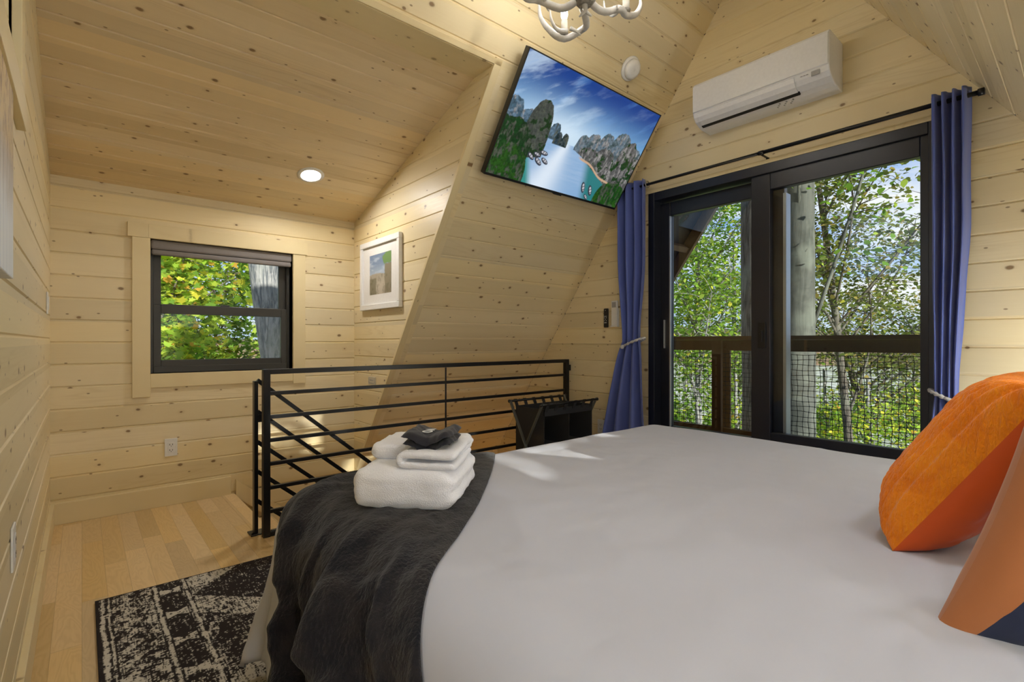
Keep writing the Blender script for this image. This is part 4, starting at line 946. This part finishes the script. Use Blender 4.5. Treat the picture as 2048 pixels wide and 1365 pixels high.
# louver following the lower curve
lv = [(XD-.2265, 2.527), (XD-.219, 2.503), (XD-.199, 2.481), (XD-.165, 2.465)]; lo_ = [(x-.004, z-.004) for x, z in lv]
MB().prism(lv+lo_[::-1], 1, AY0+.17, AY1-.035).build('louver', M['ac_white'], ac, 0.001)
MB().prism([(XD-.163, 2.4685), (XD-.163, 2.4595), (XD-.145, 2.454), (XD-.145, 2.463)], 1, AY0+.165, AY1-.03).build('air_slot', M['dark_slot'], ac)
simple('indicator_window', M['grey_mark'], (XD-.2262, AY0+.045, 2.498), (XD-.2205, AY0+.085, 2.522), ac, 0).rotation_euler = (0, 0, 0)
mk = MB()
for k in range(3): mk.box((XD-.2275, AY0+.10+k*.014, 2.514), (XD-.2225, AY0+.11+k*.014, 2.5165))
mk.build('small_print', M['grey_mark'], ac); mk = MB()
for k in range(9): mk.box((XD-.125+.018*(k % 3), AY0+.21+k*.012, 2.4515), (XD-.113+.018*(k % 3), AY0+.216+k*.012, 2.4565))
mk.build('small_print', M['grey_mark'], ac)

# smoke detector
sd = thing('smoke_detector', 'white round smoke detector on the sloping ceiling', 'smoke detector', tuple(slope_pt(2.67, 1.945, 0)))
Rm = DN.to_track_quat('Z', 'Y').to_matrix()
MB().lathe([(0, 0.0005), (.072, 0.0005), (.074, .010), (.068, .016), (.062, .018), (0, .018)], slope_pt(2.67, 1.945, 0), 40, Rm).build('base', M['white_plastic'], sd)
MB().lathe([(0, .0181), (.060, .0181), (.060, .034), (.052, .046), (.030, .056), (.012, .050), (0, .050)], slope_pt(2.67, 1.945, 0), 40, Rm).build('cover', M['white_plastic'], sd)

# recessed lights in the dormer ceilings; the south ones are unseen, added fill
def can_light(x, y, label, south=False, mat='fill_can_glow'):
    yy = YM-y if south else y
    z = ZT+(CE[1]-ZT)*(YB-y)/(YB-CE[0]); nv = Vector((0, (CE[1]-ZT) * (-1), -(YB-CE[0]))).normalized()
    if south: nv.y = -nv.y
    R = nv.to_track_quat('Z', 'Y').to_matrix(); p = Vector((x, yy, z))
    o = thing('recessed_light', label, 'ceiling light', tuple(p))
    MB().lathe([(.058, 0.0005), (.086, 0.0005), (.086, .004), (.066, .009), (.058, .005), (.058, .0005)], p, 40, R, False).build('trim_ring', M['white_plastic'], o)
    MB().lathe([(0, .001), (.0575, .001), (.0575, .004), (0, .0045)], p, 40, R).build('lens', M[mat], o)
can_light(1.175, 3.455, 'round recessed light in the dormer ceiling', mat='can_glow_soft')
for x, y_, lb in ((0.25, 3.2, 'added recessed fill light behind the camera nearest the left wall'), (1.3, 3.2, 'added recessed fill light behind the camera above the pillows'), (0.25, 2.6, 'added recessed fill light behind the camera near the ridge'), (1.3, 2.6, 'added recessed fill light above the bed near the ridge')): can_light(x, y_, lb, True)

def fill_sconce(x, y, z, nx, ny, label):  # unseen globes added behind the camera to throw fill light sideways
    o = thing('unseen_sconce', label, 'lamp', (x, y, z))
    MB().lathe([(0, -.09), (.05, -.08), (.085, -.03), (.09, .02), (.07, .07), (0, .09)], (x+nx*.12, y+ny*.12, z), 20).build('globe', M['fill_glow'], o)
    MB().bar((x+nx*.001, y+ny*.001, z), (x+nx*.03, y+ny*.03, z), .08, .12).build('back_plate', M['black_metal'], o)
fill_sconce(0.0, YS, 1.0, 0, 1, 'added unseen globe fill lamp on the south dormer wall nearest the left wall')
fill_sconce(0.68, YS, 1.0, 0, 1, 'added unseen globe fill lamp below the window at the head of the bed')
tl = thing('fill_table_lamp', 'unseen globe lamp added beside the bed as fill light', 'lamp', (2.86, -0.25, 0.55))  # added out of view to brighten the door wall
MB().lathe([(0, 0), (.06, 0), (.05, .02), (.012, .03), (.012, .2), (0, .2)], (2.86, -0.25, 0.55), 20).build('base', M['brass'], tl)
MB().lathe([(0, .2), (.06, .21), (.1, .27), (.1, .33), (.06, .39), (0, .4)], (2.86, -0.25, 0.55), 20).build('globe', M['fill_glow'], tl)
nst = thing('nightstand', 'nightstand beyond the right edge of the photo', 'nightstand', (2.86, -0.25, 0))
simple('body', M['pine_trim'], (2.66, -0.45, 0.08), (3.06, -0.05, 0.549), nst, 0.004)
for x in (2.68, 3.0):
    for y in (-0.43, -0.11): simple('leg', M['pine_trim'], (x, y, 0), (x+.04, y+.04, 0.0799), nst)
fill_sconce(-1.5, -0.85, 1.1, 1, 0, 'added unseen globe fill lamp low on the far gable')
fill_sconce(-1.5, 0.78, 1.7, 1, 0, 'added unseen globe fill lamp on the far gable by the partition')

# ------------------------------------------------------------------ chandelier
CX, CYc, CZ = 1.655, 1.44, 2.565
ch = thing('chandelier', 'white antler chandelier with candle bulbs hanging from the ridge', 'chandelier', (CX, CYc, CZ))
MB().lathe([(0, -.035), (.03, -.034), (.048, -.012), (.05, .01), (.046, .03), (.03, .05), (.012, .06), (0, .06)], (CX, CYc, CZ), 24).build('hub', M['hub_rough'], ch)
MB().tube([(CX, CYc, CZ+.06), (CX, CYc, RZ-.02)], 0.006, 8).build('stem', M['antler'], ch)
MB().lathe([(0, 0), (.06, 0), (.06, -.02), (0, -.03)], (CX, CYc, RZ-.085), 24).build('ceiling_plate', M['antler'], ch)
def spline(pts, n=22):
    pts = [Vector(p) for p in pts]; out = []
    for i in range(n+1):
        x = i/n*(len(pts)-1); k = min(int(x), len(pts)-2); f_ = x-k
        p0 = pts[max(k-1, 0)]; p1 = pts[k]; p2 = pts[k+1]; p3 = pts[min(k+2, len(pts)-1)]
        out.append(0.5*((2*p1)+(p2-p0)*f_+(2*p0-5*p1+4*p2-p3)*f_*f_+(3*p1-p0-3*p2+p3)*f_**3))
    return out
def arm(ang, R, dip, lift, sw):
    d = Vector((math.cos(ang), math.sin(ang), 0)); sd_ = Vector((-d.y, d.x, 0)); C0 = Vector((CX, CYc, CZ))
    L = lambda r, s, z: C0+d*r+sd_*s+Vector((0, 0, z))
    cup = L(R, 0, dip)
    mb = MB(); main = spline([L(.03, 0, -0.01), L(R*.40, -.05*sw, -.035+dip*.2), L(R*.80, -.075*sw, dip-.015+.03*sw), L(R, 0, dip-.014), L(R+.075*(1-sw)+.01, .07*sw, dip+.022), L(R+.115*(1-sw)+.015, .115*sw, dip+.08), L(R+.12*(1-sw)+.01, .125*sw, dip+lift)])
    n = len(main); rr = [0.016*(1-0.15*i/n) if i < n*0.55 else 0.0145*(1-(i-n*0.55)/(n*0.45))**0.8+0.002 for i in range(n)]
    mb.tube(main, rr, 12, jit=0.06)
    m1 = spline([L(R*.8, .0, dip-.008), L(R*.85, .05, dip+.0), L(R*.8, .085, dip+.04), L(R*.78, .09, dip+.085)], 10); mb.tube(m1, [0.011*(1-i/10.5)+0.0015 for i in range(11)], 9)
    m1 = spline([L(R*.7, .0, dip-.008), L(R*.68, -.03, dip-.02), L(R*.62, -.045, dip-.045)], 6); mb.tube(m1, [0.009*(1-i/6.5)+0.002 for i in range(7)], 8)
    ar = mb.build('antler_arm', M['antler'], ch)
    MB().lathe([(0, 0), (.018, .002), (.021, .01), (.014, .014), (0, .014)], cup, 16).build('cup', M['hub_rough'], ar)
    MB().lathe([(0.0155, 0.0), (.0165, .03), (.0155, .062), (0, .064)], cup+Vector((0, 0, .014)), 16).build('candle_sleeve', M['candle_sleeve'], ar)
    MB().lathe([(.007, 0), (.012, .006), (.0165, .022), (.0155, .038), (.009, .056), (.002, .070), (0, .071)], cup+Vector((0, 0, .078)), 16).build('bulb', M['bulb_glow'], ar)
base_a = math.radians(64)
for k in range(5): arm(base_a-k*2*PI/5, 0.25, (-0.02, 0.025, 0.0, 0.03, 0.02)[k], (0.14, 0.12, 0.15, 0.14, 0.13)[k], (1.0, 0.15, 0.5, 0.3, 0.4)[k])
fg = MB(); C0 = Vector((CX, CYc, CZ-.03))
fg.tube(spline([C0, C0+Vector((-.002, -.004, -.03)), C0+Vector((-.02, .014, -.055))], 8), [0.012*(1-i/9.5)+.002 for i in range(9)], 10); fg.tube(spline([C0, C0+Vector((.004, -.004, -.03)), C0+Vector((.022, -.02, -.052))], 8), [0.012*(1-i/9.5)+.002 for i in range(9)], 10)
fg.build('finial', M['antler'], ch)

# ------------------------------------------------------------------ outlets, switches, remotes, sign
def outlet(name, label, cat, c, n, up=(0, 0, 1), kind='outlet', group=None):
    c = Vector(c); n = Vector(n); up = Vector(up); s = up.cross(n)
    def B(mb, s0, s1, u0, u1, d0, d1):
        vs = [c+s*a+up*b_+n*d for d in (d0, d1) for a, b_ in ((s0, u0), (s1, u0), (s1, u1), (s0, u1))]
        return mb.add(vs, [(0,1,2,3),(4,5,6,7),(0,1,5,4),(1,2,6,5),(2,3,7,6),(3,0,4,7)])
    o = thing(name, label, cat, tuple(c), group)
    B(MB(), -.035, .035, -.0575, .0575, 0.0005, .006).build('cover_plate', M['white_plastic'], o, 0.002)
    if kind == 'outlet':
        B(MB(), -.0165, .0165, -.034, .034, .0061, .008).build('receptacle', M['white_plastic'], o, 0.001)
        sl_ = MB()
        for zc in (-.018, .018): B(sl_, -.009, -.006, zc-.004, zc+.006, .0081, .0085); B(sl_, .006, .009, zc-.004, zc+.006, .0081, .0085); B(sl_, -.002, .002, zc-.011, zc-.007, .0081, .0085)
        sl_.build('slots', M['dark_slot'], o)
    else: B(MB(), -.0165, .0165, -.034, .034, .0061, .010).build('rocker', M['white_plastic'], o, 0.001)
    return o
outlet('wall_outlet', 'white outlet low on the dormer end wall under the window', 'outlet', (0.443, YB, 0.376), (0, -1, 0))
outlet('wall_outlet', 'white outlet low on the gable wall beside the left curtain', 'outlet', (XD, 2.607, 0.378), (-1, 0, 0))
outlet('wall_outlet', 'white outlet low on the left wall near the rug', 'outlet', (XL, 1.85, 0.53), (1, 0, 0))
outlet('light_switch', 'white light switch on the left wall near the dormer corner', 'switch', (XL, 3.56, 1.27), (1, 0, 0), kind='switch')
r1 = thing('remote_control', 'slim black television remote mounted on the gable wall', 'remote', (XD, 2.548, 1.19))
simple('body', M['black_plastic'], (XD-.022, 2.529, 1.182), (XD-.0005, 2.567, 1.335), r1, 0.006)
for (a, b_) in ((0, .138), (-.009, .09), (0, .09), (.009, .09), (-.009, .078), (.009, .078), (0, .066), (-.009, .055), (.009, .055)): simple('button', M['stitch_white'], (XD-.0232, 2.548+a-.0025, 1.182+b_-.0025), (XD-.0221, 2.548+a+.0025, 1.182+b_+.0025), r1, 0)
simple('button', M['stitch_white'], (XD-.0232, 2.536, 1.218), (XD-.0221, 2.560, 1.223), r1, 0)
r2 = thing('remote_control', 'white air conditioner remote in a wall holder beside the curtain', 'remote', (XD, 2.46, 1.19))
simple('body', M['white_plastic'], (XD-.026, 2.432, 1.196), (XD-.006, 2.488, 1.392), r2, 0.005)
simple('display', M['grey_mark'], (XD-.0272, 2.441, 1.338), (XD-.0261, 2.479, 1.380), r2, 0)
simple('wall_holder', M['white_plastic'], (XD-.030, 2.428, 1.186), (XD-.0005, 2.492, 1.1955), r2, 0)
simple('holder_back', M['white_plastic'], (XD-.0055, 2.43, 1.196), (XD-.0005, 2.49, 1.33), r2, 0)
sn = thing('wall_plaque', 'small cream plaque on the dormer side wall above the railing', 'sign', (XC, 3.60, 0.765))
simple('plate', M['stone_plate'], (XC-.008, 3.545, 0.735), (XC-.0005, 3.665, 0.798), sn)
mk = MB()
for k in range(6): mk.box((XC-.0092, 3.575+k*.011, 0.768), (XC-.0081, 3.582+k*.011, 0.779))
for y in (3.556, 3.652): mk.box((XC-.0092, y-.002, 0.752), (XC-.0081, y+.002, 0.785)); mk.box((XC-.0092, y-.006, 0.752), (XC-.0081, y+.006, 0.756))
for k in range(7): mk.box((XC-.0092, 3.57+k*.011, 0.748), (XC-.0081, 3.576+k*.011, 0.754))
mk.build('lettering', M['grey_mark'], sn)

# ------------------------------------------------------------------ downstairs lamp (its warm light climbs the stairwell)
dl = thing('unseen_sconce', 'warm lamp low in the stairwell', 'lamp', (2.9, 3.0, -0.95))
MB().lathe([(0, -.05), (.05, -.05), (.05, .05), (0, .05)], (2.9, 3.05, -0.95), 16).build('shade', M['warm_glow'], dl)
simple('back_plate', M['black_metal'], (2.86, 2.9855, -1.0), (2.94, 2.998, -0.9), dl)

# ------------------------------------------------------------------ deck and overhanging roof outside
dk = MB(); y = -1.4
while y < 4.0: dk.box((XD+.2, y, 0.13), (4.70, y+.138, 0.165)); y += 0.144
tag(dk.build('deck_floor', M['deck_wood']), kind='structure')
XR = 4.6
simple('trim_8', M['deck_wood'], (XD+.1, -1.4, 0.0), (XD+.2, 4.0, 0.16))['kind'] = 'structure'
dr_ = thing('deck_railing', 'brown wooden deck railing outside the sliding door', 'railing', (XR, 2.3, 0.165))
simple('top_cap', M['deck_wood'], (XR-.07, 1.86, 1.085), (XR+.07, 4.0, 1.12), dr_)
simple('upper_rail', M['deck_wood'], (XR-.02, 1.86, 0.985), (XR+.02, 4.0, 1.084), dr_)
simple('lower_rail', M['deck_wood'], (XR-.02, 1.0, 0.19), (XR+.02, 4.0, 0.255), dr_)
for y in (2.32, 3.7): simple('post', M['deck_wood'], (XR-.065, y-.045, 0.165), (XR-.021, y+.045, 1.084), dr_)
for y in (2.30, 3.7): simple('brace_board', M['deck_wood'], (XR+.021, y-.07, 0.165), (XR+.05, y+.07, 1.08), dr_)
d2 = thing('deck_railing', 'darker deck railing outside the right pane of the sliding door', 'railing', (XR, 0.6, 0.165))
simple('top_cap', M['deck_wood_dark'], (XR-.07, -1.3, 1.085), (XR+.07, 1.859, 1.12), d2)
simple('upper_rail', M['deck_wood_dark'], (XR-.02, -1.3, 0.985), (XR+.02, 1.859, 1.084), d2)
simple('lower_rail', M['deck_wood_dark'], (XR-.02, -1.3, 0.19), (XR+.02, 0.999, 0.255), d2)
for y in (-1.2, 0.62): simple('post', M['deck_wood_dark'], (XR-.065, y-.045, 0.165), (XR-.021, y+.045, 1.084), d2)
def net(label, ya, yb):
    mb = MB(); s = 0.0435; n = int((yb-ya)/s); zz = int((0.985-0.255)/s)
    W = lambda i, k: Vector((XR+.0+.004*math.sin(i*1.7+k), ya+i*s+.004*math.sin(k*1.3+i*.7), 0.262+k*s+.004*math.sin(i*.9+k*2.1)))
    def seg(p, q):
        t = (q-p).normalized(); a = t.cross(Vector((1, 0, 0))).normalized()*0.0023; b_ = Vector((0.0023, 0, 0))
        mb.add([p+a, p+b_, p-a, p-b_, q+a, q+b_, q-a, q-b_], [(0,1,5,4),(1,2,6,5),(2,3,7,6),(3,0,4,7)], True)
    for i in range(n+1):
        for k in range(zz+1):
            p = W(i, k)
            if i < n: seg(p, W(i+1, k))
            if k < zz: seg(p, W(i, k+1))
            mb.box(p-Vector((.0035, .0035, .0035)), p+Vector((.0035, .0035, .0035)))
    tag(mb.build('safety_net', M['net_black'], fixn=False), label, 'netting')
net('black netting in the brown deck railing outside the left pane', 1.87, 3.65)
net('black netting in the dark deck railing outside the right pane', 0.55, 1.85)
# roof overhang: soffit boards, barge board, purlins
ro = thing('roof_overhang', 'dark brown roof overhang outside the sliding door', 'roof', (4.0, RY, RZ))
XE = 4.53
def rslab(x0_, x1_, ya, yb, d0, d1, side=1):
    vs = []
    for d in (d0, d1):
        for x, y in ((x0_, ya), (x1_, ya), (x1_, yb), (x0_, yb)):
            yy = y if side > 0 else YM-y; n_ = Vector((0, SLP/nl*side, 1/nl)); vs.append(Vector((x, yy, zl(y)))+n_*d)
    return MB().add(vs, [(0,1,2,3),(4,5,6,7),(0,1,5,4),(1,2,6,5),(2,3,7,6),(3,0,4,7)])
for side in (1, -1):
    rslab(XD+.09, XE-.04, RY, 4.05, 0.10, 0.16, side).build('soffit', M['soffit'], ro)
    rslab(XE-.04, XE, RY, 4.05, 0.0, 0.18, side).build('barge_board', M['deck_wood'], ro)
    for yy in (2.55, 3.5): rslab(XD+.1, XE-.04, yy, yy+.03, 0.02, 0.10, side).build('purlin', M['pine_trim'] if False else M['deck_wood'], ro)

# ------------------------------------------------------------------ landscape
gp = [[Vector((4+(x**1.8)*0.9, -150+y*10, -4.6-0.055*min(x**1.8*0.9, 60)+0.5*fbm((x, y, 0), 0.4))) for y in range(31)] for x in range(24)]
gr = MB(); gr.grid([[Vector((-60+i*12, -150+k*12, -4.8-0.05*max(0, min(-60+i*12, 70))+0.25*fbm((i, k, 0), 0.35))) for k in range(27)] for i in range(30)])
tag(gr.build('ground', M['meadow']), kind='structure')
hl = MB(); rows = []
for i in range(121):
    th = math.radians(-60+i*1.6); rr_ = 230
    top = 5.5+3.5*math.sin(i*0.13)+2.2*fbm((i*.2, 0, 0), 1)
    rows.append([Vector((rr_*math.cos(th), rr_*math.sin(th), -30)), Vector(((rr_)*math.cos(th), (rr_)*math.sin(th), -5)), Vector(((rr_+30)*math.cos(th), (rr_+30)*math.sin(th), top*0.6)), Vector(((rr_+70)*math.cos(th), (rr_+70)*math.sin(th), top)), Vector(((rr_+160)*math.cos(th), (rr_+160)*math.sin(th), -20))])
hl.grid(rows); tag(hl.build('hills', M['far_hills']), kind='structure')

LEAF_SIMPLE = np.array([(0, 0), (0.32, 0.25), (0.30, 0.62), (0, 1.0), (-0.30, 0.62), (-0.32, 0.25)])
LEAF_MAPLE = np.array([(0, 0), (0.20, 0.10), (0.46, 0.08), (0.30, 0.30), (0.56, 0.52), (0.24, 0.56), (0.16, 0.70), (0, 1.0), (-0.16, 0.70), (-0.24, 0.56), (-0.56, 0.52), (-0.30, 0.30), (-0.46, 0.08), (-0.20, 0.10)])
def leaves(name, pts, size, palette, parent, shape=LEAF_SIMPLE, horiz=0.6):
    n = len(pts); pts = np.asarray(pts); k = len(shape); base = np.array(wloc(parent))
    nr = rng.normal(size=(n, 3)); nr[:, 2] = np.abs(nr[:, 2])+horiz*1.5; nr /= np.linalg.norm(nr, axis=1)[:, None]
    t = rng.normal(size=(n, 3)); t -= (t*nr).sum(1)[:, None]*nr; t /= np.linalg.norm(t, axis=1)[:, None]; b = np.cross(nr, t)
    sz = size*rng.uniform(0.6, 1.25, n)
    co = pts[:, None, :]-base+(shape[None, :, 0:1]*b[:, None, :]+(shape[None, :, 1:2]-0.5)*t[:, None, :])*sz[:, None, None]
    co += nr[:, None, :]*(np.abs(shape[None, :, 0:1])*0.35*sz[:, None, None])
    me = bpy.data.meshes.new(name); me.vertices.add(n*k); me.vertices.foreach_set('co', co.reshape(-1).astype(np.float32))
    me.loops.add(n*k); me.loops.foreach_set('vertex_index', np.arange(n*k, dtype=np.int32)); me.polygons.add(n); me.polygons.foreach_set('loop_start', np.arange(0, n*k, k, dtype=np.int32))
    me.update(calc_edges=True)
    pal = np.array(palette); w_ = pal[:, 3]/pal[:, 3].sum(); ci = rng.choice(len(pal), n, p=w_); c = pal[ci, :3]*rng.uniform(0.9, 1.45, (n, 1)); c = np.concatenate([c, np.ones((n, 1))], 1)
    at = me.color_attributes.new('col', 'FLOAT_COLOR', 'POINT'); at.data.foreach_set('color', np.repeat(c, k, axis=0).reshape(-1).astype(np.float32))
    o = bpy.data.objects.new(name, me); COL.objects.link(o); o.parent = parent; me.materials.append(M['leaf']); return o
GREEN = [(0.13, 0.24, 0.035, 4), (0.20, 0.34, 0.05, 4), (0.34, 0.44, 0.07, 3), (0.09, 0.17, 0.03, 2), (0.48, 0.44, 0.06, 0.6)]
YGREEN = [(0.28, 0.42, 0.05, 4), (0.42, 0.50, 0.07, 4), (0.62, 0.56, 0.07, 2.2), (0.14, 0.26, 0.04, 3), (0.60, 0.34, 0.06, 0.5)]
OLIVE = [(0.13, 0.17, 0.045, 4), (0.20, 0.23, 0.06, 4), (0.30, 0.24, 0.07, 2), (0.08, 0.11, 0.03, 3)]
def tree(name, label, cat, base, h, r, bk, crown, nleaf, size, pal, lean=(0, 0), limbs=7, shape=LEAF_SIMPLE, group=None, spread=0.35, trunk=True, seed=1, limb_r=0.3, flat=0.55):
    """trunk, limbs reaching into an ellipsoid crown (centre, radii), twigs, and leaves scattered about the twigs"""
    R = random.Random(seed); base = Vector(base); t = thing(name, label, cat, tuple(base), group); top = base+Vector((lean[0], lean[1], h))
    axis = lambda s: base.lerp(top, s)+Vector((0.06*math.sin(s*7+seed), 0.06*math.cos(s*5+seed), 0))*min(1, h/4)
    if trunk:
        mb = MB(); n = 26; mb.tube([axis(i/n) for i in range(n+1)], [r*(1.25 if i == 0 else 1)*(1-0.55*i/n) for i in range(n+1)], 20, jit=0.04); mb.build('trunk', M[bk], t)
    cc, cr3 = Vector(crown[0]), Vector(crown[1]); lm = MB(); anchors = []
    for k in range(limbs):
        while True:
            d = Vector((R.uniform(-1, 1), R.uniform(-1, 1), R.uniform(-1, 1)))
            if 0.3 < d.length < 1: break
        tip = cc+Vector((d.x*cr3.x, d.y*cr3.y, d.z*cr3.z)); s0 = min(0.92, max(0.12, (tip.z-base.z)/h-R.uniform(0.12, 0.35))); st_ = axis(s0)
        mid = st_.lerp(tip, 0.5)+Vector((R.uniform(-.3, .3), R.uniform(-.3, .3), R.uniform(-.1, .35)))*(tip-st_).length*0.3
        sp_ = spline([st_, mid, tip], 10); r0 = max(0.012, r*limb_r*(1-s0*0.6)); lm.tube(sp_, [r0*(1-0.8*i/10) for i in range(11)], 7, cap=False)
        for i in range(3, 11):
            for _ in range(3):
                q = sp_[i]; dd = Vector((R.gauss(0, 1), R.gauss(0, 1), R.gauss(0, .6))).normalized()*R.uniform(.25, .8)*min(cr3)*0.55
                tw_ = [q, q+dd*.5+Vector((0, 0, R.uniform(-.05, .12))), q+dd]; lm.tube(tw_, [r0*0.22+.003, r0*.13+.002, 0.002], 4, cap=False)
                anchors += [q+dd*f_ for f_ in (.35, .6, .8, 1.0)]
    lm.build('branches', M[bk], t)
    A = np.array([tuple(a) for a in anchors]); ii = rng.integers(0, len(A), nleaf); pts = A[ii]+rng.normal(size=(nleaf, 3))*spread*np.array([1, 1, flat*0.6])
    leaves('foliage', pts, size, pal, t, shape)
    return t
S49, C49 = math.sin(math.radians(49.3)), math.cos(math.radians(49.3))
def at(px, depth, z=0): u = (px-1024)/1000; return (depth*(S49*u+C49), depth*(-C49*u+S49), z)
GZ = -4.9
# beyond the sliding door
tree('tree', 'large rough barked tree close behind the sliding door centre frame', 'tree', at(1541, 6.3, GZ), 16, 0.30, 'bark_rough', (at(1500, 6.8, 7.5), (3.5, 3.5, 2.5)), 2500, 0.12, GREEN, lean=(0.2, 0.3), limbs=6, seed=3, spread=.5)
tree('tree', 'smooth grey tree trunk standing beyond the right door pane', 'tree', at(1609, 7.6, GZ), 16, 0.29, 'bark_smooth', (at(1700, 8.4, 7.0), (3.5, 3.5, 2.2)), 2500, 0.12, GREEN, lean=(-0.15, 0.1), limbs=6, seed=5, spread=.5, limb_r=.15)
tree('tree', 'bright green leafy tree seen through the left door pane', 'tree', at(1395, 12, GZ), 9, 0.10, 'bark_grey', (at(1400, 12, 3.0), (2.0, 2.0, 2.6)), 9000, 0.105, GREEN, limbs=16, seed=7, spread=0.3, limb_r=.5)
tree('tree', 'slender tree with sunlit leaves behind the left door pane', 'tree', at(1470, 15, GZ), 9, 0.10, 'bark_grey', (at(1450, 15, 1.6), (2.6, 2.6, 2.4)), 7000, 0.11, GREEN, limbs=14, seed=9, spread=0.35, limb_r=.5)
tree('tree', 'spreading tree with dark branches across the upper right door pane', 'tree', at(1740, 11, GZ), 10, 0.11, 'bark_rough', (at(1740, 10.5, 4.4), (2.3, 2.3, 1.9)), 5200, 0.115, OLIVE, limbs=15, seed=12, spread=0.3, limb_r=.45, lean=(-.6, .9))
tree('tree', 'thin leaning tree in the middle of the right door pane', 'tree', at(1800, 13, GZ), 9, 0.11, 'bark_rough', (at(1780, 13, 2.0), (2.4, 2.4, 1.9)), 4200, 0.11, OLIVE, limbs=13, seed=14, spread=0.32, limb_r=.5, lean=(-1.2, 1.6))
tree('tree', 'autumn tree at the right side of the right door pane', 'tree', at(1860, 15, GZ), 8, 0.09, 'bark_rough', (at(1850, 15, 1.8), (2.4, 2.4, 2.6)), 4500, 0.12, OLIVE, limbs=12, seed=16, spread=0.35, limb_r=.5)
for k, (px, dp, zc, lb, pal) in enumerate(((1370, 13, -1.5, 'green shrub below the deck, seen left of the railing post', GREEN), (1470, 12, -1.4, 'yellow green shrub below the deck near the door centre frame', YGREEN), (1650, 14, -1.3, 'yellow green sapling behind the netting beside the smooth trunk', YGREEN), (1740, 12, -1.6, 'yellow green sapling behind the middle of the right netting', YGREEN), (1830, 13, -1.2, 'green sapling behind the right end of the netting', YGREEN))):
    tree('shrub', lb, 'shrub', at(px, dp, GZ), 5.2, 0.07, 'bark_grey', (at(px, dp, zc), (1.5, 1.5, 1.5)), 3600, 0.11, pal, limbs=11, seed=30+k, spread=.3, limb_r=.6, group=None)
# outside the dormer window
tree('tree', 'tall grey tree trunk outside the right side of the dormer window', 'tree', (3.12, 8.2, GZ), 15, 0.27, 'bark_grey', ((2.0, 8.4, 8.0), (3, 2.5, 2)), 2000, 0.13, YGREEN, lean=(-2.09, 0.1), limbs=5, seed=40, spread=.5)
tree('tree', 'sunlit yellow green maple filling the dormer window', 'tree', (0.6, 10.4, GZ), 9, 0.09, 'bark_rough', ((0.9, 10.4, 1.8), (2.2, 0.9, 2.2)), 9000, 0.14, YGREEN, limbs=15, shape=LEAF_MAPLE, seed=42, spread=.3, limb_r=.5, flat=1.2)
tree('tree', 'darker green maple behind the sunlit one outside the dormer window', 'tree', (1.6, 14, GZ), 10, 0.14, 'bark_rough', ((1.6, 14, 2.0), (4.2, 1.5, 3.6)), 26000, 0.16, GREEN, limbs=18, shape=LEAF_MAPLE, seed=44, spread=.4, limb_r=.5, flat=1.2)
# unseen tree added behind the camera to dapple the sunlight
tree('tree', 'unseen tree added outside the bed window to dapple the sun', 'tree', (-1.2, -7.5, GZ), 11, 0.14, 'bark_rough', ((-0.4, -7, 3.0), (2.3, 1.5, 2.2)), 1500, 0.17, GREEN, limbs=18, seed=50, spread=.35)
